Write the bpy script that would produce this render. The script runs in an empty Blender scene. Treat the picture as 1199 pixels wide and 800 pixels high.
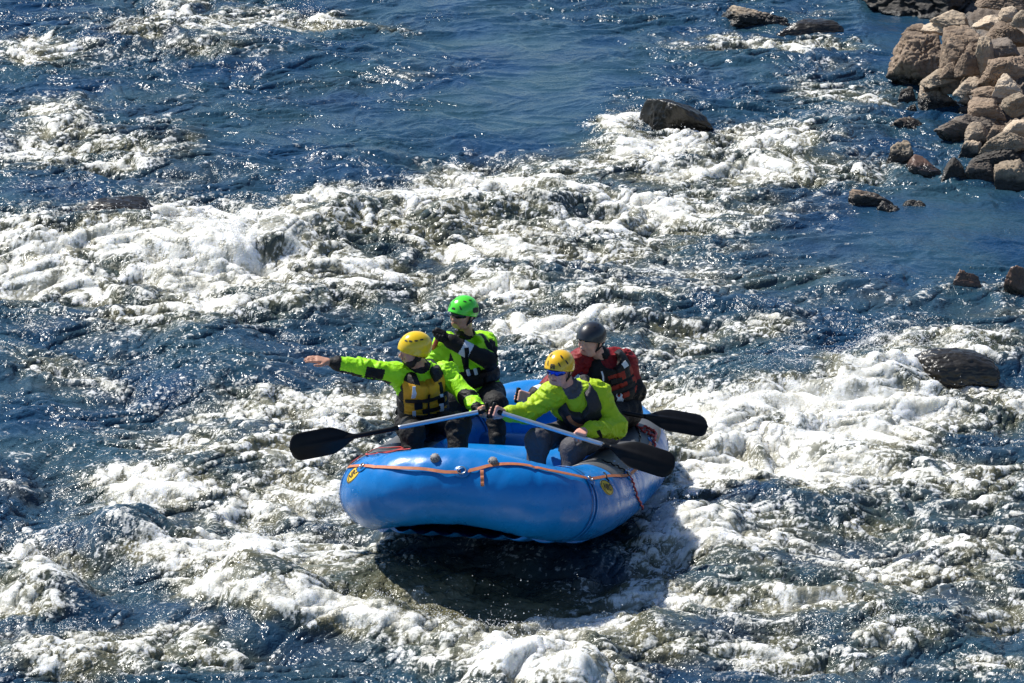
import bpy, math, random, time
import numpy as np
from mathutils import Vector, Matrix
T0 = time.time()
R = math.radians
scene = bpy.context.scene
COL = scene.collection
QUAL = 1.0          # grid density of the river sheet

# ------------------------------------------------------------------ camera
FPX = 5400.0
PITCH = R(17.0)
DIST = 36.8
CAM = np.array([0.0, -DIST*math.cos(PITCH), DIST*math.sin(PITCH)])
camd = bpy.data.cameras.new('camera'); cam = bpy.data.objects.new('camera', camd); COL.objects.link(cam)
camd.sensor_width = 36.0; camd.lens = FPX*36.0/1199.0
camd.clip_start = 0.5; camd.clip_end = 3000.0
cam.location = CAM; cam.rotation_euler = (math.pi/2-PITCH, 0, 0)
scene.camera = cam

def ray(px, py):
    f = np.array([0, math.cos(PITCH), -math.sin(PITCH)]); u = np.array([0, math.sin(PITCH), math.cos(PITCH)])
    return f + np.array([1., 0, 0])*((px-599.5)/FPX) + u*((400-py)/FPX)
def P(px, py, Y):                     # the point seen at a pixel, at world depth Y
    d = ray(px, py); return CAM + d*((Y-CAM[1])/d[1])
def G(px, py, z=0.0):                 # the point seen at a pixel, at height z
    d = ray(px, py); return CAM + d*((z-CAM[2])/d[2])
def to_px(x, y, z=0.0):
    cp, sp = math.cos(PITCH), math.sin(PITCH)
    dy, dz = y-CAM[1], z-CAM[2]
    dep = dy*cp-dz*sp
    return 599.5+FPX*x/dep, 400-FPX*(dy*sp+dz*cp)/dep

# ------------------------------------------------------------------ light
SUN_EL, SUN_AZ = R(52), R(-55)        # azimuth from +Y, negative is to the left
sd = np.array([math.sin(SUN_AZ)*math.cos(SUN_EL), math.cos(SUN_AZ)*math.cos(SUN_EL), math.sin(SUN_EL)])
sl = bpy.data.lights.new('sun', 'SUN'); sl.energy = 5.0; sl.angle = R(0.5); sl.color = (1, .965, .9)
so = bpy.data.objects.new('sun', sl); COL.objects.link(so)
so.rotation_euler = Vector(sd).to_track_quat('Z', 'Y').to_euler()
w = bpy.data.worlds.new('World'); scene.world = w; w.use_nodes = True
nt = w.node_tree; bg = nt.nodes['Background']; bg.inputs[1].default_value = 0.09
sky = nt.nodes.new('ShaderNodeTexSky'); sky.sky_type = 'NISHITA'; sky.sun_disc = False
sky.sun_elevation = SUN_EL; sky.sun_rotation = SUN_AZ; sky.air_density = 1.0; sky.dust_density = 0.0; sky.ozone_density = 5.0
nt.links.new(sky.outputs[0], bg.inputs[0])
scene.view_settings.view_transform = 'Standard'; scene.view_settings.look = 'None'
scene.view_settings.exposure = 0.38; scene.view_settings.gamma = 1.0; scene.view_settings.use_curve_mapping = False
scene.render.engine = 'CYCLES'
scene.cycles.use_denoising = True; scene.cycles.denoiser = 'OPENIMAGEDENOISE'; scene.cycles.denoising_input_passes = 'RGB_ALBEDO_NORMAL'; scene.cycles.denoising_prefilter = 'ACCURATE'
scene.cycles.max_bounces = 6; scene.cycles.diffuse_bounces = 3; scene.cycles.glossy_bounces = 3
scene.cycles.transmission_bounces = 3; scene.cycles.sample_clamp_indirect = 6.0
scene.cycles.caustics_reflective = False; scene.cycles.caustics_refractive = False

# ------------------------------------------------------------------ noise
_rng = np.random.default_rng(7)
_perm = np.concatenate([_rng.permutation(256)]*3).astype(np.int32)
_ang = _rng.random(256)*2*np.pi
_gx, _gy = np.cos(_ang).astype(np.float32), np.sin(_ang).astype(np.float32)
def perlin2(x, y, seed=0):
    x = x+seed*17.13; y = y+seed*9.71
    xi = np.floor(x).astype(np.int32); yi = np.floor(y).astype(np.int32)
    xf = (x-xi).astype(np.float32); yf = (y-yi).astype(np.float32)
    u = xf*xf*xf*(xf*(xf*6-15)+10); v = yf*yf*yf*(yf*(yf*6-15)+10)
    xi &= 255; yi &= 255
    def g(a, b, fx, fy):
        h = _perm[_perm[(xi+a) & 255]+((yi+b) & 255)]
        return _gx[h]*fx+_gy[h]*fy
    n00 = g(0, 0, xf, yf); n10 = g(1, 0, xf-1, yf); n01 = g(0, 1, xf, yf-1); n11 = g(1, 1, xf-1, yf-1)
    a = n00+u*(n10-n00); b = n01+u*(n11-n01)
    return (a+v*(b-a))*1.5
def fbm2(x, y, o=4, seed=0, gain=.5, lac=2.03):
    r = 0; a = 1.0; s = 0
    for i in range(o):
        r = r+a*perlin2(x, y, seed+i*3); s += a; a *= gain; x = x*lac; y = y*lac
    return r/s
def ridge2(x, y, o=3, seed=0, gain=.5):
    r = 0; a = 1.0; s = 0
    for i in range(o):
        r = r+a*(1-np.abs(perlin2(x, y, seed+i*5))*1.9); s += a; a *= gain; x = x*2.07; y = y*2.07
    return r/s
_g3 = _rng.normal(size=(256, 3)).astype(np.float32); _g3 /= np.linalg.norm(_g3, axis=1)[:, None]
def perlin3(p, seed=0):
    p = np.asarray(p, dtype=np.float64)+seed*13.37
    i = np.floor(p).astype(np.int64); f = (p-i); u = f*f*f*(f*(f*6-15)+10); i &= 255
    out = 0
    for a in (0, 1):
        for b in (0, 1):
            for c in (0, 1):
                h = _perm[(_perm[(_perm[(i[..., 0]+a) & 255]+i[..., 1]+b) & 255]+i[..., 2]+c) & 255]
                g = _g3[h]
                d = g[..., 0]*(f[..., 0]-a)+g[..., 1]*(f[..., 1]-b)+g[..., 2]*(f[..., 2]-c)
                wgt = (u[..., 0] if a else 1-u[..., 0])*(u[..., 1] if b else 1-u[..., 1])*(u[..., 2] if c else 1-u[..., 2])
                out = out+d*wgt
    return out*1.6
def fbm3(p, o=3, seed=0):
    r = 0; a = 1; s = 0
    for k in range(o):
        r = r+a*perlin3(p, seed+k); s += a; a *= .5; p = p*2.1
    return r/s
def sstep(a, b, x):
    t = np.clip((x-a)/(b-a), 0, 1); return t*t*(3-2*t)

# ------------------------------------------------------------------ helpers
def link(o, parent=None):
    COL.objects.link(o)
    if parent is not None: o.parent = parent
    return o
def mesh_np(name, V, F, mat=None, parent=None, smooth=True, midx=None):
    V = np.asarray(V, dtype=np.float32); F = np.asarray(F, dtype=np.int32)
    me = bpy.data.meshes.new(name)
    me.vertices.add(len(V)); me.vertices.foreach_set('co', V.ravel())
    k = F.shape[1]
    me.loops.add(F.size); me.loops.foreach_set('vertex_index', F.ravel())
    me.polygons.add(len(F)); me.polygons.foreach_set('loop_start', np.arange(0, F.size, k, dtype=np.int32))
    me.polygons.foreach_set('loop_total', np.full(len(F), k, dtype=np.int32))
    if smooth: me.polygons.foreach_set('use_smooth', np.ones(len(F), dtype=bool))
    if mat is not None:
        for m in (mat if isinstance(mat, (list, tuple)) else [mat]): me.materials.append(m)
    if midx is not None: me.polygons.foreach_set('material_index', np.asarray(midx, dtype=np.int32))
    me.update(); me.validate()
    o = bpy.data.objects.new(name, me); link(o, parent); return o
class MB:                              # collects pieces that become ONE mesh
    def __init__(s): s.V = []; s.F = []; s.M = []; s.n = 0
    def add(s, V, F, m=0):
        V = [tuple(map(float, v)) for v in V]
        s.V += V; s.F += [tuple(int(i)+s.n for i in f) for f in F]; s.M += [m]*len(F); s.n += len(V)
    def tube(s, pts, r, seg=10, closed=False, m=0, caps=True, flat=1.0, up=(0, 0, 1)):
        pts = np.asarray(pts, float); n = len(pts)
        rr = np.full(n, r, float) if np.isscalar(r) else np.asarray(r, float)
        if closed: T = np.roll(pts, -1, 0)-np.roll(pts, 1, 0)
        else: T = np.gradient(pts, axis=0)
        T /= np.linalg.norm(T, axis=1)[:, None]+1e-12
        N = np.cross(T, np.asarray(up, float)); bad = np.linalg.norm(N, axis=1) < 1e-3
        N[bad] = np.cross(T[bad], (0.0, 1, 0)) if bad.any() else N[bad]
        N /= np.linalg.norm(N, axis=1)[:, None]; B = np.cross(N, T)
        ph = np.linspace(0, 2*np.pi, seg, endpoint=False)
        V = pts[:, None]+rr[:, None, None]*(np.cos(ph)[None, :, None]*N[:, None]+flat*np.sin(ph)[None, :, None]*B[:, None])
        F = []
        for i in range(n if closed else n-1):
            j = (i+1) % n
            for k in range(seg):
                l = (k+1) % seg
                F.append((i*seg+k, i*seg+l, j*seg+l, j*seg+k))
        V = V.reshape(-1, 3).tolist()
        if caps and not closed:
            for e, o in ((0, 1), (n-1, 0)):
                V.append(pts[e].tolist()); c = len(V)-1
                for k in range(seg):
                    l = (k+1) % seg
                    F.append((c, e*seg+l, e*seg+k) if o else (c, e*seg+k, e*seg+l))
        s.add(V, F, m)
    def build(s, name, mat, parent=None, smooth=True, mw=None):
        me = bpy.data.meshes.new(name); me.from_pydata(s.V, [], s.F)
        for q in (mat if isinstance(mat, (list, tuple)) else [mat]): me.materials.append(q)
        me.polygons.foreach_set('material_index', s.M)
        if smooth: me.polygons.foreach_set('use_smooth', [True]*len(s.F))
        me.update()
        o = bpy.data.objects.new(name, me); link(o, parent)
        if mw is not None: me.transform(Matrix(np.asarray(mw).tolist()))
        return o
def tag(o, label=None, cat=None, group=None, kind=None):
    if label: o['label'] = label
    if cat: o['category'] = cat
    if group: o['group'] = group
    if kind: o['kind'] = kind
    return o
def empty(name, loc):
    o = bpy.data.objects.new(name, None); o.location = loc; o.empty_display_size = .1; COL.objects.link(o); return o
def adopt(root, objs):                 # parent keeping world coordinates of mesh data (root has only a location)
    for o in objs:
        o.parent = root; o.location = Vector(o.location)-root.location

# ------------------------------------------------------------------ materials
class NT:
    def __init__(s, name):
        s.m = bpy.data.materials.new(name); s.m.use_nodes = True; s.t = s.m.node_tree; s.b = s.t.nodes['Principled BSDF']
        s.out = s.t.nodes['Material Output']
    def n(s, typ, **kw):
        x = s.t.nodes.new(typ)
        for k, v in kw.items():
            if k.startswith('i_'): x.inputs[k[2:].replace('_', ' ')].default_value = v
            else: setattr(x, k, v)
        return x
    def l(s, a, b): s.t.links.new(a, b)
    def coord(s): return s.n('ShaderNodeTexCoord').outputs['Object']
    def noise(s, scale, detail=3, rough=.55, vec=None, out=0, dist=0.0):
        x = s.n('ShaderNodeTexNoise'); x.inputs['Scale'].default_value = scale; x.inputs['Detail'].default_value = detail
        x.inputs['Roughness'].default_value = rough; x.inputs['Distortion'].default_value = dist
        s.l(vec if vec is not None else s.coord(), x.inputs['Vector']); return x.outputs[out]
    def ramp(s, fac, stops):
        x = s.n('ShaderNodeValToRGB'); e = x.color_ramp.elements
        while len(e) < len(stops): e.new(.5)
        for q, (p, c) in zip(e, stops):
            q.position = p; q.color = (*c, 1) if not np.isscalar(c) else (c, c, c, 1)
        s.l(fac, x.inputs[0]); return x.outputs[0]
    def math(s, op, a, b=None, clamp=False):
        x = s.n('ShaderNodeMath'); x.operation = op; x.use_clamp = clamp
        for i, v in enumerate((a, b)):
            if v is None: continue
            if isinstance(v, (int, float)): x.inputs[i].default_value = v
            else: s.l(v, x.inputs[i])
        return x.outputs[0]
    def mix(s, f, a, b):
        x = s.n('ShaderNodeMix'); x.data_type = 'RGBA'
        for i, v in ((0, f), (6, a), (7, b)):
            if isinstance(v, (int, float)): x.inputs[i].default_value = v
            elif isinstance(v, tuple): x.inputs[i].default_value = (*v, 1)
            else: s.l(v, x.inputs[i])
        return x.outputs[2]
    def bump(s, h, dist, strength=1.0, normal=None):
        x = s.n('ShaderNodeBump'); x.inputs['Distance'].default_value = dist
        if isinstance(strength, (int, float)): x.inputs['Strength'].default_value = strength
        else: s.l(strength, x.inputs['Strength'])
        s.l(h, x.inputs['Height'])
        if normal is not None: s.l(normal, x.inputs['Normal'])
        return x.outputs[0]
def simple(name, c1, c2=None, rough=.5, scale=12, bump=0.0, bscale=60, spec=.5, metal=0.0, coat=0.0, detail=4):
    t = NT(name); b = t.b
    if c2 is None: c2 = tuple(v*.8 for v in c1)
    t.l(t.ramp(t.noise(scale, detail), [(.32, c2), (.68, c1)]), b.inputs['Base Color'])
    b.inputs['Roughness'].default_value = rough; b.inputs['Specular IOR Level'].default_value = spec
    b.inputs['Metallic'].default_value = metal; b.inputs['Coat Weight'].default_value = coat
    if bump: t.l(t.bump(t.noise(bscale, 4), bump), b.inputs['Normal'])
    return t.m
# ------------------------------------------------------------------ raft frame (used by the river too)
RA = dict(W=1.98, L=3.75, r=.255, kick=.15, bump=.065)
_ya, _no, _ro = R(-12.7), R(-9.0), R(-.5)
_Rx = np.array([[1, 0, 0], [0, math.cos(_no), -math.sin(_no)], [0, math.sin(_no), math.cos(_no)]])
_Ry = np.array([[math.cos(_ro), 0, math.sin(_ro)], [0, 1, 0], [-math.sin(_ro), 0, math.cos(_ro)]])
_Rz = np.array([[math.cos(_ya), -math.sin(_ya), 0], [math.sin(_ya), math.cos(_ya), 0], [0, 0, 1]])
RM = _Rz@_Rx@_Ry
RP = np.array([-.02, -4.44, .35])
def raft_w(p): return np.asarray(p, float)@RM.T+RP          # raft coordinates to world
def raft_l(p): return (np.asarray(p, float)-RP)@RM

# ------------------------------------------------------------------ river surface
# mounds: (px, py, half width px, half depth px, height m, tilt deg)
MOUNDS = [
 (170, 30, 190, 16, .20, 4), (30, 62, 60, 14, .08, 0), (60, 128, 60, 16, .12, 0), (160, 160, 70, 18, .10, 5),
 (130, 262, 120, 26, .26, 0), (260, 282, 90, 22, .22, 0), (20, 285, 90, 22, .16, 0),
 (500, 240, 150, 24, .24, -6), (370, 262, 60, 18, .18, -20), (640, 230, 60, 18, .12, 0),
 (420, 180, 60, 16, .08, 0), (560, 200, 60, 16, -.12, 0),
 (340, 345, 60, 20, .14, 0), (240, 390, 60, 24, .10, 0), (180, 345, 50, 18, .10, 0), (430, 330, 60, 18, .10, 10),
 (270, 430, 80, 24, .14, 0), (140, 480, 80, 26, -.10, 0), (300, 520, 70, 24, .12, 0), (390, 490, 50, 18, .14, 0),
 (140, 610, 62, 34, .30, 0), (60, 590, 50, 36, -.16, 0), (230, 560, 50, 20, .08, 0),
 (40, 678, 70, 26, .30, 10), (300, 672, 70, 34, .30, 0), (210, 655, 60, 20, .12, 0), (130, 690, 60, 20, -.14, 0),
 (430, 680, 80, 26, .12, 10), (470, 735, 90, 24, .16, 8), (600, 770, 90, 26, .22, 0), (330, 740, 60, 20, .1, 0), (690, 790, 60, 20, .12, 0),
 (620, 700, 90, 26, -.14, 0), (90, 760, 120, 22, .14, 0),
 (800, 178, 90, 16, .07, 0), (800, 108, 80, 16, .10, 0), (900, 165, 80, 14, .12, 0), (725, 150, 30, 18, .10, 0), (980, 140, 60, 16, .10, 0), (935, 62, 80, 10, .08, 0),
 (720, 345, 90, 22, .16, 0), (570, 320, 70, 20, .10, 0), (640, 300, 80, 20, .06, 0), (880, 360, 70, 22, .10, 10), (1000, 330, 60, 20, .08, 0),
 (930, 430, 90, 26, .22, 0), (1040, 425, 60, 26, .20, 0), (1120, 398, 90, 14, .14, 0), (830, 450, 60, 24, .10, 0),
 (680, 400, 80, 20, .14, 0), (820, 500, 80, 24, .10, 0), (980, 500, 90, 26, .10, 0),
 (820, 610, 60, 24, .14, 20), (860, 570, 60, 24, .08, 0), (960, 580, 80, 24, .10, -10), (1060, 540, 60, 20, .06, 0),
 (900, 680, 90, 26, .14, 0), (1060, 720, 100, 26, .16, 0), (780, 730, 70, 24, .12, 0), (1150, 650, 60, 26, .1, 0), (1020, 650, 60, 20, -.08, 0),
]
# foam: (px, py, half width px, half depth px, density, tilt deg)
FOAM = [
 (60, 52, 80, 11, .8, -3), (215, 22, 70, 14, .85, 0), (330, 22, 80, 12, .55, 4), (120, 70, 120, 10, .35, 0), (440, 32, 60, 6, .35, 6), (250, 50, 80, 10, .4, 0),
 (60, 125, 40, 14, .65, 0), (120, 160, 80, 12, .38, 10), (40, 180, 60, 20, .3, 0), (195, 165, 30, 10, .4, 0), (100, 190, 60, 8, .4, 0), (500, 80, 80, 14, .22, 0),
 (90, 272, 130, 20, 1.1, 0), (250, 268, 75, 26, 1.15, 6), (30, 300, 80, 22, .8, 0), (180, 305, 140, 20, .8, 0), (300, 310, 60, 14, .75, 10), (120, 335, 120, 18, .6, 0), (20, 345, 60, 12, .5, 0),
 (200, 370, 120, 18, .45, 0), (300, 350, 60, 12, .5, 0), (420, 310, 50, 14, .5, 15), (90, 395, 60, 20, .2, 0),
 (480, 228, 110, 17, .85, -8), (360, 240, 45, 14, .75, -25), (400, 270, 90, 14, .5, 0), (600, 215, 60, 10, .6, 0), (560, 255, 120, 18, .55, 0), (680, 225, 50, 12, .4, 0), (560, 290, 90, 14, .38, 0), (430, 345, 50, 10, .25, 0),
 (733, 140, 16, 20, 1.3, 60), (740, 165, 45, 12, 1.05, 0), (820, 168, 60, 11, .95, 0), (905, 160, 60, 12, .95, -5), (780, 192, 110, 14, .65, 0), (900, 200, 90, 18, .55, 0), (700, 250, 120, 22, .48, 0), (850, 240, 110, 18, .42, 0), (1000, 200, 50, 16, .5, 0), (740, 290, 120, 16, .40, 0),
 (890, 50, 80, 5, .8, 0), (960, 53, 50, 5, .8, 0), (990, 75, 40, 8, .4, 0), (700, 20, 60, 10, .2, 0), (960, 20, 40, 6, .3, 0), (1000, 110, 60, 20, .25, 0),
 (640, 385, 55, 14, .85, -10), (720, 370, 80, 14, .6, 0), (700, 330, 110, 18, .42, 0), (600, 345, 80, 14, .35, 0), (790, 400, 60, 22, .45, 0), (560, 400, 30, 20, .3, 0), (760, 460, 40, 30, .75, 0),
 (1030, 425, 70, 26, 1.15, -15), (1000, 465, 100, 20, 1.0, 0), (1150, 408, 70, 14, .85, 0), (890, 460, 70, 16, .85, -5), (930, 500, 120, 22, .85, 0), (830, 480, 50, 30, .7, 0), (1060, 500, 100, 20, .6, 0), (1160, 480, 60, 24, .5, 0),
 (1110, 455, 60, 8, .6, 0), (950, 545, 110, 20, .62, 0), (1080, 560, 100, 22, .48, 0), (850, 545, 60, 22, .6, 0), (1170, 560, 50, 30, .35, 0), (880, 385, 60, 14, .45, -15), (1150, 335, 50, 10, .4, 0), (1190, 360, 40, 12, .35, 0), (960, 320, 60, 12, .2, 0),
 (300, 480, 110, 14, .5, -5), (390, 490, 50, 14, .8, 0), (300, 460, 60, 10, .45, 0), (60, 420, 60, 14, .25, 0), (90, 440, 60, 10, .3, 20), (230, 520, 70, 14, .3, 0), (345, 540, 60, 20, .6, 0), (385, 590, 40, 20, .7, 0), (200, 575, 60, 22, .45, 0), (320, 590, 70, 16, .55, 0), (420, 470, 50, 12, .4, 0),
 (150, 560, 40, 16, .65, 0), (25, 650, 60, 20, 1.1, 10), (20, 700, 60, 18, 1.0, 0), (90, 650, 30, 12, .7, 0), (200, 640, 70, 14, .75, 0), (290, 640, 50, 18, .85, 0), (240, 690, 50, 16, .6, 0), (350, 650, 70, 20, .55, 0), (320, 700, 70, 16, .65, 0), (440, 650, 40, 12, .25, 0),
 (110, 755, 130, 14, .85, 0), (60, 780, 90, 14, .6, 0), (240, 775, 90, 12, .4, 0), (360, 720, 60, 12, .75, 12), (450, 730, 70, 18, .9, 10), (600, 765, 110, 28, 1.05, 0), (700, 790, 70, 16, .8, 0), (540, 700, 40, 10, .4, 0), (690, 730, 50, 14, .6, 0),
 (780, 700, 70, 16, .6, 0), (770, 660, 40, 14, .5, -30), (800, 610, 45, 16, .85, 20), (760, 600, 20, 24, .8, 0), (850, 640, 60, 20, .5, 0), (900, 620, 80, 14, .4, 0), (940, 700, 90, 18, .5, 0), (1060, 745, 60, 16, .8, -10), (1050, 680, 90, 20, .5, 0), (1160, 720, 60, 16, .65, 0), (860, 760, 90, 20, .45, 0), (980, 780, 80, 14, .4, 0), (1150, 780, 60, 14, .5, 0), (1000, 620, 90, 20, .35, 0), (1160, 640, 50, 24, .4, 0), (700, 560, 120, 70, .3, 0),
 (780, 280, 260, 70, .26, 0), (900, 620, 300, 130, .30, 0), (280, 570, 280, 150, .28, 0), (420, 330, 220, 50, .26, 0), (140, 180, 170, 50, .25, 0), (600, 200, 120, 30, .2, 0), (960, 120, 60, 60, .2, 0), (500, 110, 200, 60, .10, 0), (1040, 360, 120, 30, .16, 0),
]
# calm water: (px, py, rx, ry, strength)
CALM = [(590, 60, 170, 60, .75), (250, 165, 60, 30, .3), (440, 150, 160, 45, .5), (640, 140, 90, 60, .7), (480, 5, 60, 8, .8), (1050, 260, 160, 32, .6), (1080, 310, 140, 40, .5), (960, 290, 100, 30, .3), (40, 500, 70, 40, .5), (60, 100, 80, 20, .3), (1000, 20, 60, 30, .5), (1060, 40, 60, 60, .5), (1120, 250, 90, 20, .6)]
TROUGH = [(0, 0, 0, 0, 0)]

def field(lst, qx, qy):
    out = np.zeros_like(qx)
    for it in lst:
        cx, cy, rx, ry, a = it[:5]; t = math.radians(it[5]) if len(it) > 5 else 0
        if rx == 0: continue
        dx, dy = qx-cx, qy-cy
        m = (np.abs(dx) < 3.2*(rx+ry)) & (np.abs(dy) < 3.2*(ry+rx*abs(math.sin(t))))
        X, Y = dx[m], dy[m]
        u = (X*math.cos(t)+Y*math.sin(t))/rx; v = (-X*math.sin(t)+Y*math.cos(t))/ry
        out[m] += a*np.exp(-(u*u+v*v)*.9)
    return out

def river(x, y, sp):
    """height, foam, aeration of the river at world x, y; sp is the local grid spacing"""
    qx, qy = to_px(x, y)
    # warp the authored layout a little so nothing keeps an elliptical outline
    wx = fbm2(x*1.3, y*1.3, 3, 41)*46; wy = fbm2(x*1.3, y*1.3, 3, 47)*17
    wx2 = fbm2(x*6, y*6, 2, 43)*14; wy2 = fbm2(x*6, y*6, 2, 49)*6
    far = sstep(1.0, 1.25, np.maximum(np.abs(qx-600)/620, np.abs(qy-400)/430))
    H0 = field([(m[0], m[1]+m[4]*120)+tuple(m[2:]) for m in MOUNDS], qx+wx*.6, qy+wy*.6)
    qy2 = qy-H0*150
    Dn = field(FOAM, qx+wx+wx2, qy2+wy*.8+wy2)
    calm = np.clip(field(CALM, qx+wx, qy+wy), 0, 1)
    # outside the picture: the same kind of river goes on
    gen = np.clip(fbm2(x*.45, y*.30, 3, 60)*1.8+.15, 0, 1)
    Dn = Dn*(1-far)+gen*.75*far
    H0 = H0*(1-far)+fbm2(x*.8, y*.7, 3, 63)*.25*far
    Dn = 1.18*(1-np.exp(-Dn*.82))+.22*sstep(.95, 1.6, Dn)
    rough = np.clip(.55+.75*np.clip(Dn, 0, 1)-.52*calm, .12, 1.2)
    def lod(lam): return np.clip((lam/sp-3)/4, 0, 1)
    # turbulence, warped
    ax = fbm2(x*.9, y*.9, 3, 11)*.5; ay = fbm2(x*.9, y*.9, 3, 14)*.5
    X, Y = x+ax, y+ay
    h = H0.copy(); d0 = sstep(.55, 1.05, Dn); sm = 1-.86*d0
    h += .045*rough*fbm2(X*.9, Y*1.3, 2, 1)*1.6
    b1 = ridge2(X*1.5, Y*2.2, 2, 20); h += (b1-.55)*.11*rough*(1-.35*d0)*lod(.4)
    bx = fbm2(X*3, Y*3, 2, 24)*.14
    b2 = ridge2((X+bx)*3.6, (Y-bx)*4.6, 3, 27); h += (b2-.55)*.045*rough*sm*lod(.2)
    b3 = ridge2((X+bx)*9, (Y+bx)*11, 2, 31); h += (b3-.55)*.024*rough*(.35+rough)*(1-.8*d0)*lod(.08)
    b4 = fbm2((x+bx*.6)*26, (y)*30, 2, 35); h += b4*.0085*(.25+rough)*lod(.035)
    # lacy foam: thin bright filaments warped by the turbulence, closing up where the density is high
    tx = fbm2(x*5, y*5, 3, 71); ty = fbm2(x*5, y*5, 3, 74)
    fx = x+ax*.6+tx*.13; fy = y+ay*.6+ty*.13
    def fil(u, v, sd, k): return np.clip(1-np.abs(perlin2(u, v, sd))*k, 0, 1)
    w1 = fil(fx*2.3, fy*3.2, 77, 3.2); w2 = fil(fx*5.1+3, fy*6.6, 78, 2.6); w3 = fil((fx+tx*.05)*13, (fy+ty*.05)*9, 79, 2.2); w4 = fil(x*25+tx*3, y*27+ty*3, 80, 2.0)
    web = .22*w1+.27*w2+.27*w3+.24*w4
    spk = fbm2(x*48, y*44, 2, 85)
    patch = fbm2(x*1.7+ax, y*2.3, 4, 83)
    crest = np.clip((b2-.60)*1.6, -.3, .6)*np.clip(rough, 0, 1)+np.clip((b1-.66)*.9, -.2, .3)
    s = 1.05*web+.26*spk+.42*patch+.34*crest
    D = np.clip(Dn*1.12+.30*rough*(1-calm)*np.clip(.6+fbm2(x*.8, y*.6, 2, 88)*1.6, 0, 1.5), 0, 1.3)
    th = .90-.56*D
    f = sstep(th-.12, th+.24, s)*sstep(.04, .25, D)
    # fizz: a marbled, half-open skin of small bubbles over all broken water
    Db = np.clip(.85*Dn+.48*rough*(1-.8*calm)+.35*fbm2(x*.9+3, y*.7, 3, 101)-.12, 0, 1)
    fz = .42*fil(x*9+tx*2.2, y*8+ty*2.2, 102, 2.1)+.40*fil(x*22+tx*3, y*17+ty*3, 103, 2.0)+.34*fbm2(x*30, y*26, 2, 104)+.22*patch
    fizz = sstep(.66-.36*Db, 1.00-.36*Db, fz+.18*crest)*sstep(.10, .45, Db)
    f = np.maximum(f*(.72+.28*sstep(.2, .9, D)), fizz*.70)
    f = np.clip(f, 0, 1)
    # aeration: a wider, softer cloud of bubbles round the foam
    aer = np.clip(D*.95+.85*patch+.45*(web-.5), 0, 1)*sstep(.15, .6, D)*.85+.24*Db*np.clip(.7+fbm2(x*1.1, y*.8, 2, 106)*1.5, 0, 1.4)
    aer = np.clip(aer, 0, 1)
    # froth stands proud: lumpy, spiky where dense
    dens = sstep(.5, 1.1, D)
    lump = np.abs(perlin2(fx*15, fy*17, 90))+.6*np.abs(perlin2(fx*33, fy*37, 92))+.35*np.abs(spk)
    h += f*(.003+.003*dens)*lump*lod(.06)
    sp3 = np.clip(perlin2(x*30, y*21, 95), 0, 1)**1.5
    h += sp3*dens*f*.016*lod(.03)
    # keep the river under the raft's bottom
    L = np.stack([x, y, np.zeros_like(x)], -1)
    m = (np.abs(x) < 2.2) & (y > -7.4) & (y < -1.5)
    if m.any():
        q = raft_l(L[m]); lx, ly = q[:, 0], q[:, 1]
        n = ((np.abs(lx)/.86)**3.2+(np.abs(ly)/1.78)**3.2)**(1/3.2)
        ins = 1-sstep(.82, 1.04, n)
        # height of the raft's underside plane
        kz = RA['kick']*np.clip(np.abs(ly)/1.6, 0, 1.1)**3
        zb = RP[2]+(RM[2, 1]*ly+RM[2, 0]*lx)+kz-.27+.10*sstep(.55, .8, np.abs(lx))
        zb = np.minimum(zb, .34)
        nb = sstep(.05, -.65, ly)                                    # under the lifted bow the river still churns
        hm = h[m]; hm = hm*(1-ins)+np.minimum(hm*(.35+.65*nb)+.06*nb, zb-.02)*ins; insf = ins*(1-nb)
        # low swell in front of the bow
        hm += .06*np.exp(-((lx)/1.1)**2-((ly+2.05)/.45)**2)
        h[m] = hm
        bow = np.exp(-((lx-.1)/1.0)**2-((ly+1.55)/.85)**2)
        f[m] *= (1-insf)*np.clip(1-.66*bow, 0, 1); aer[m] = (aer[m]*np.clip(1-.8*bow, 0, 1)+.85*bow)*(1-insf)  # bow's shadow put into the colour: foam thinned, water turned olive-brown
    return h, f, aer, D, np.clip(rough, 0, 1)

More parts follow.
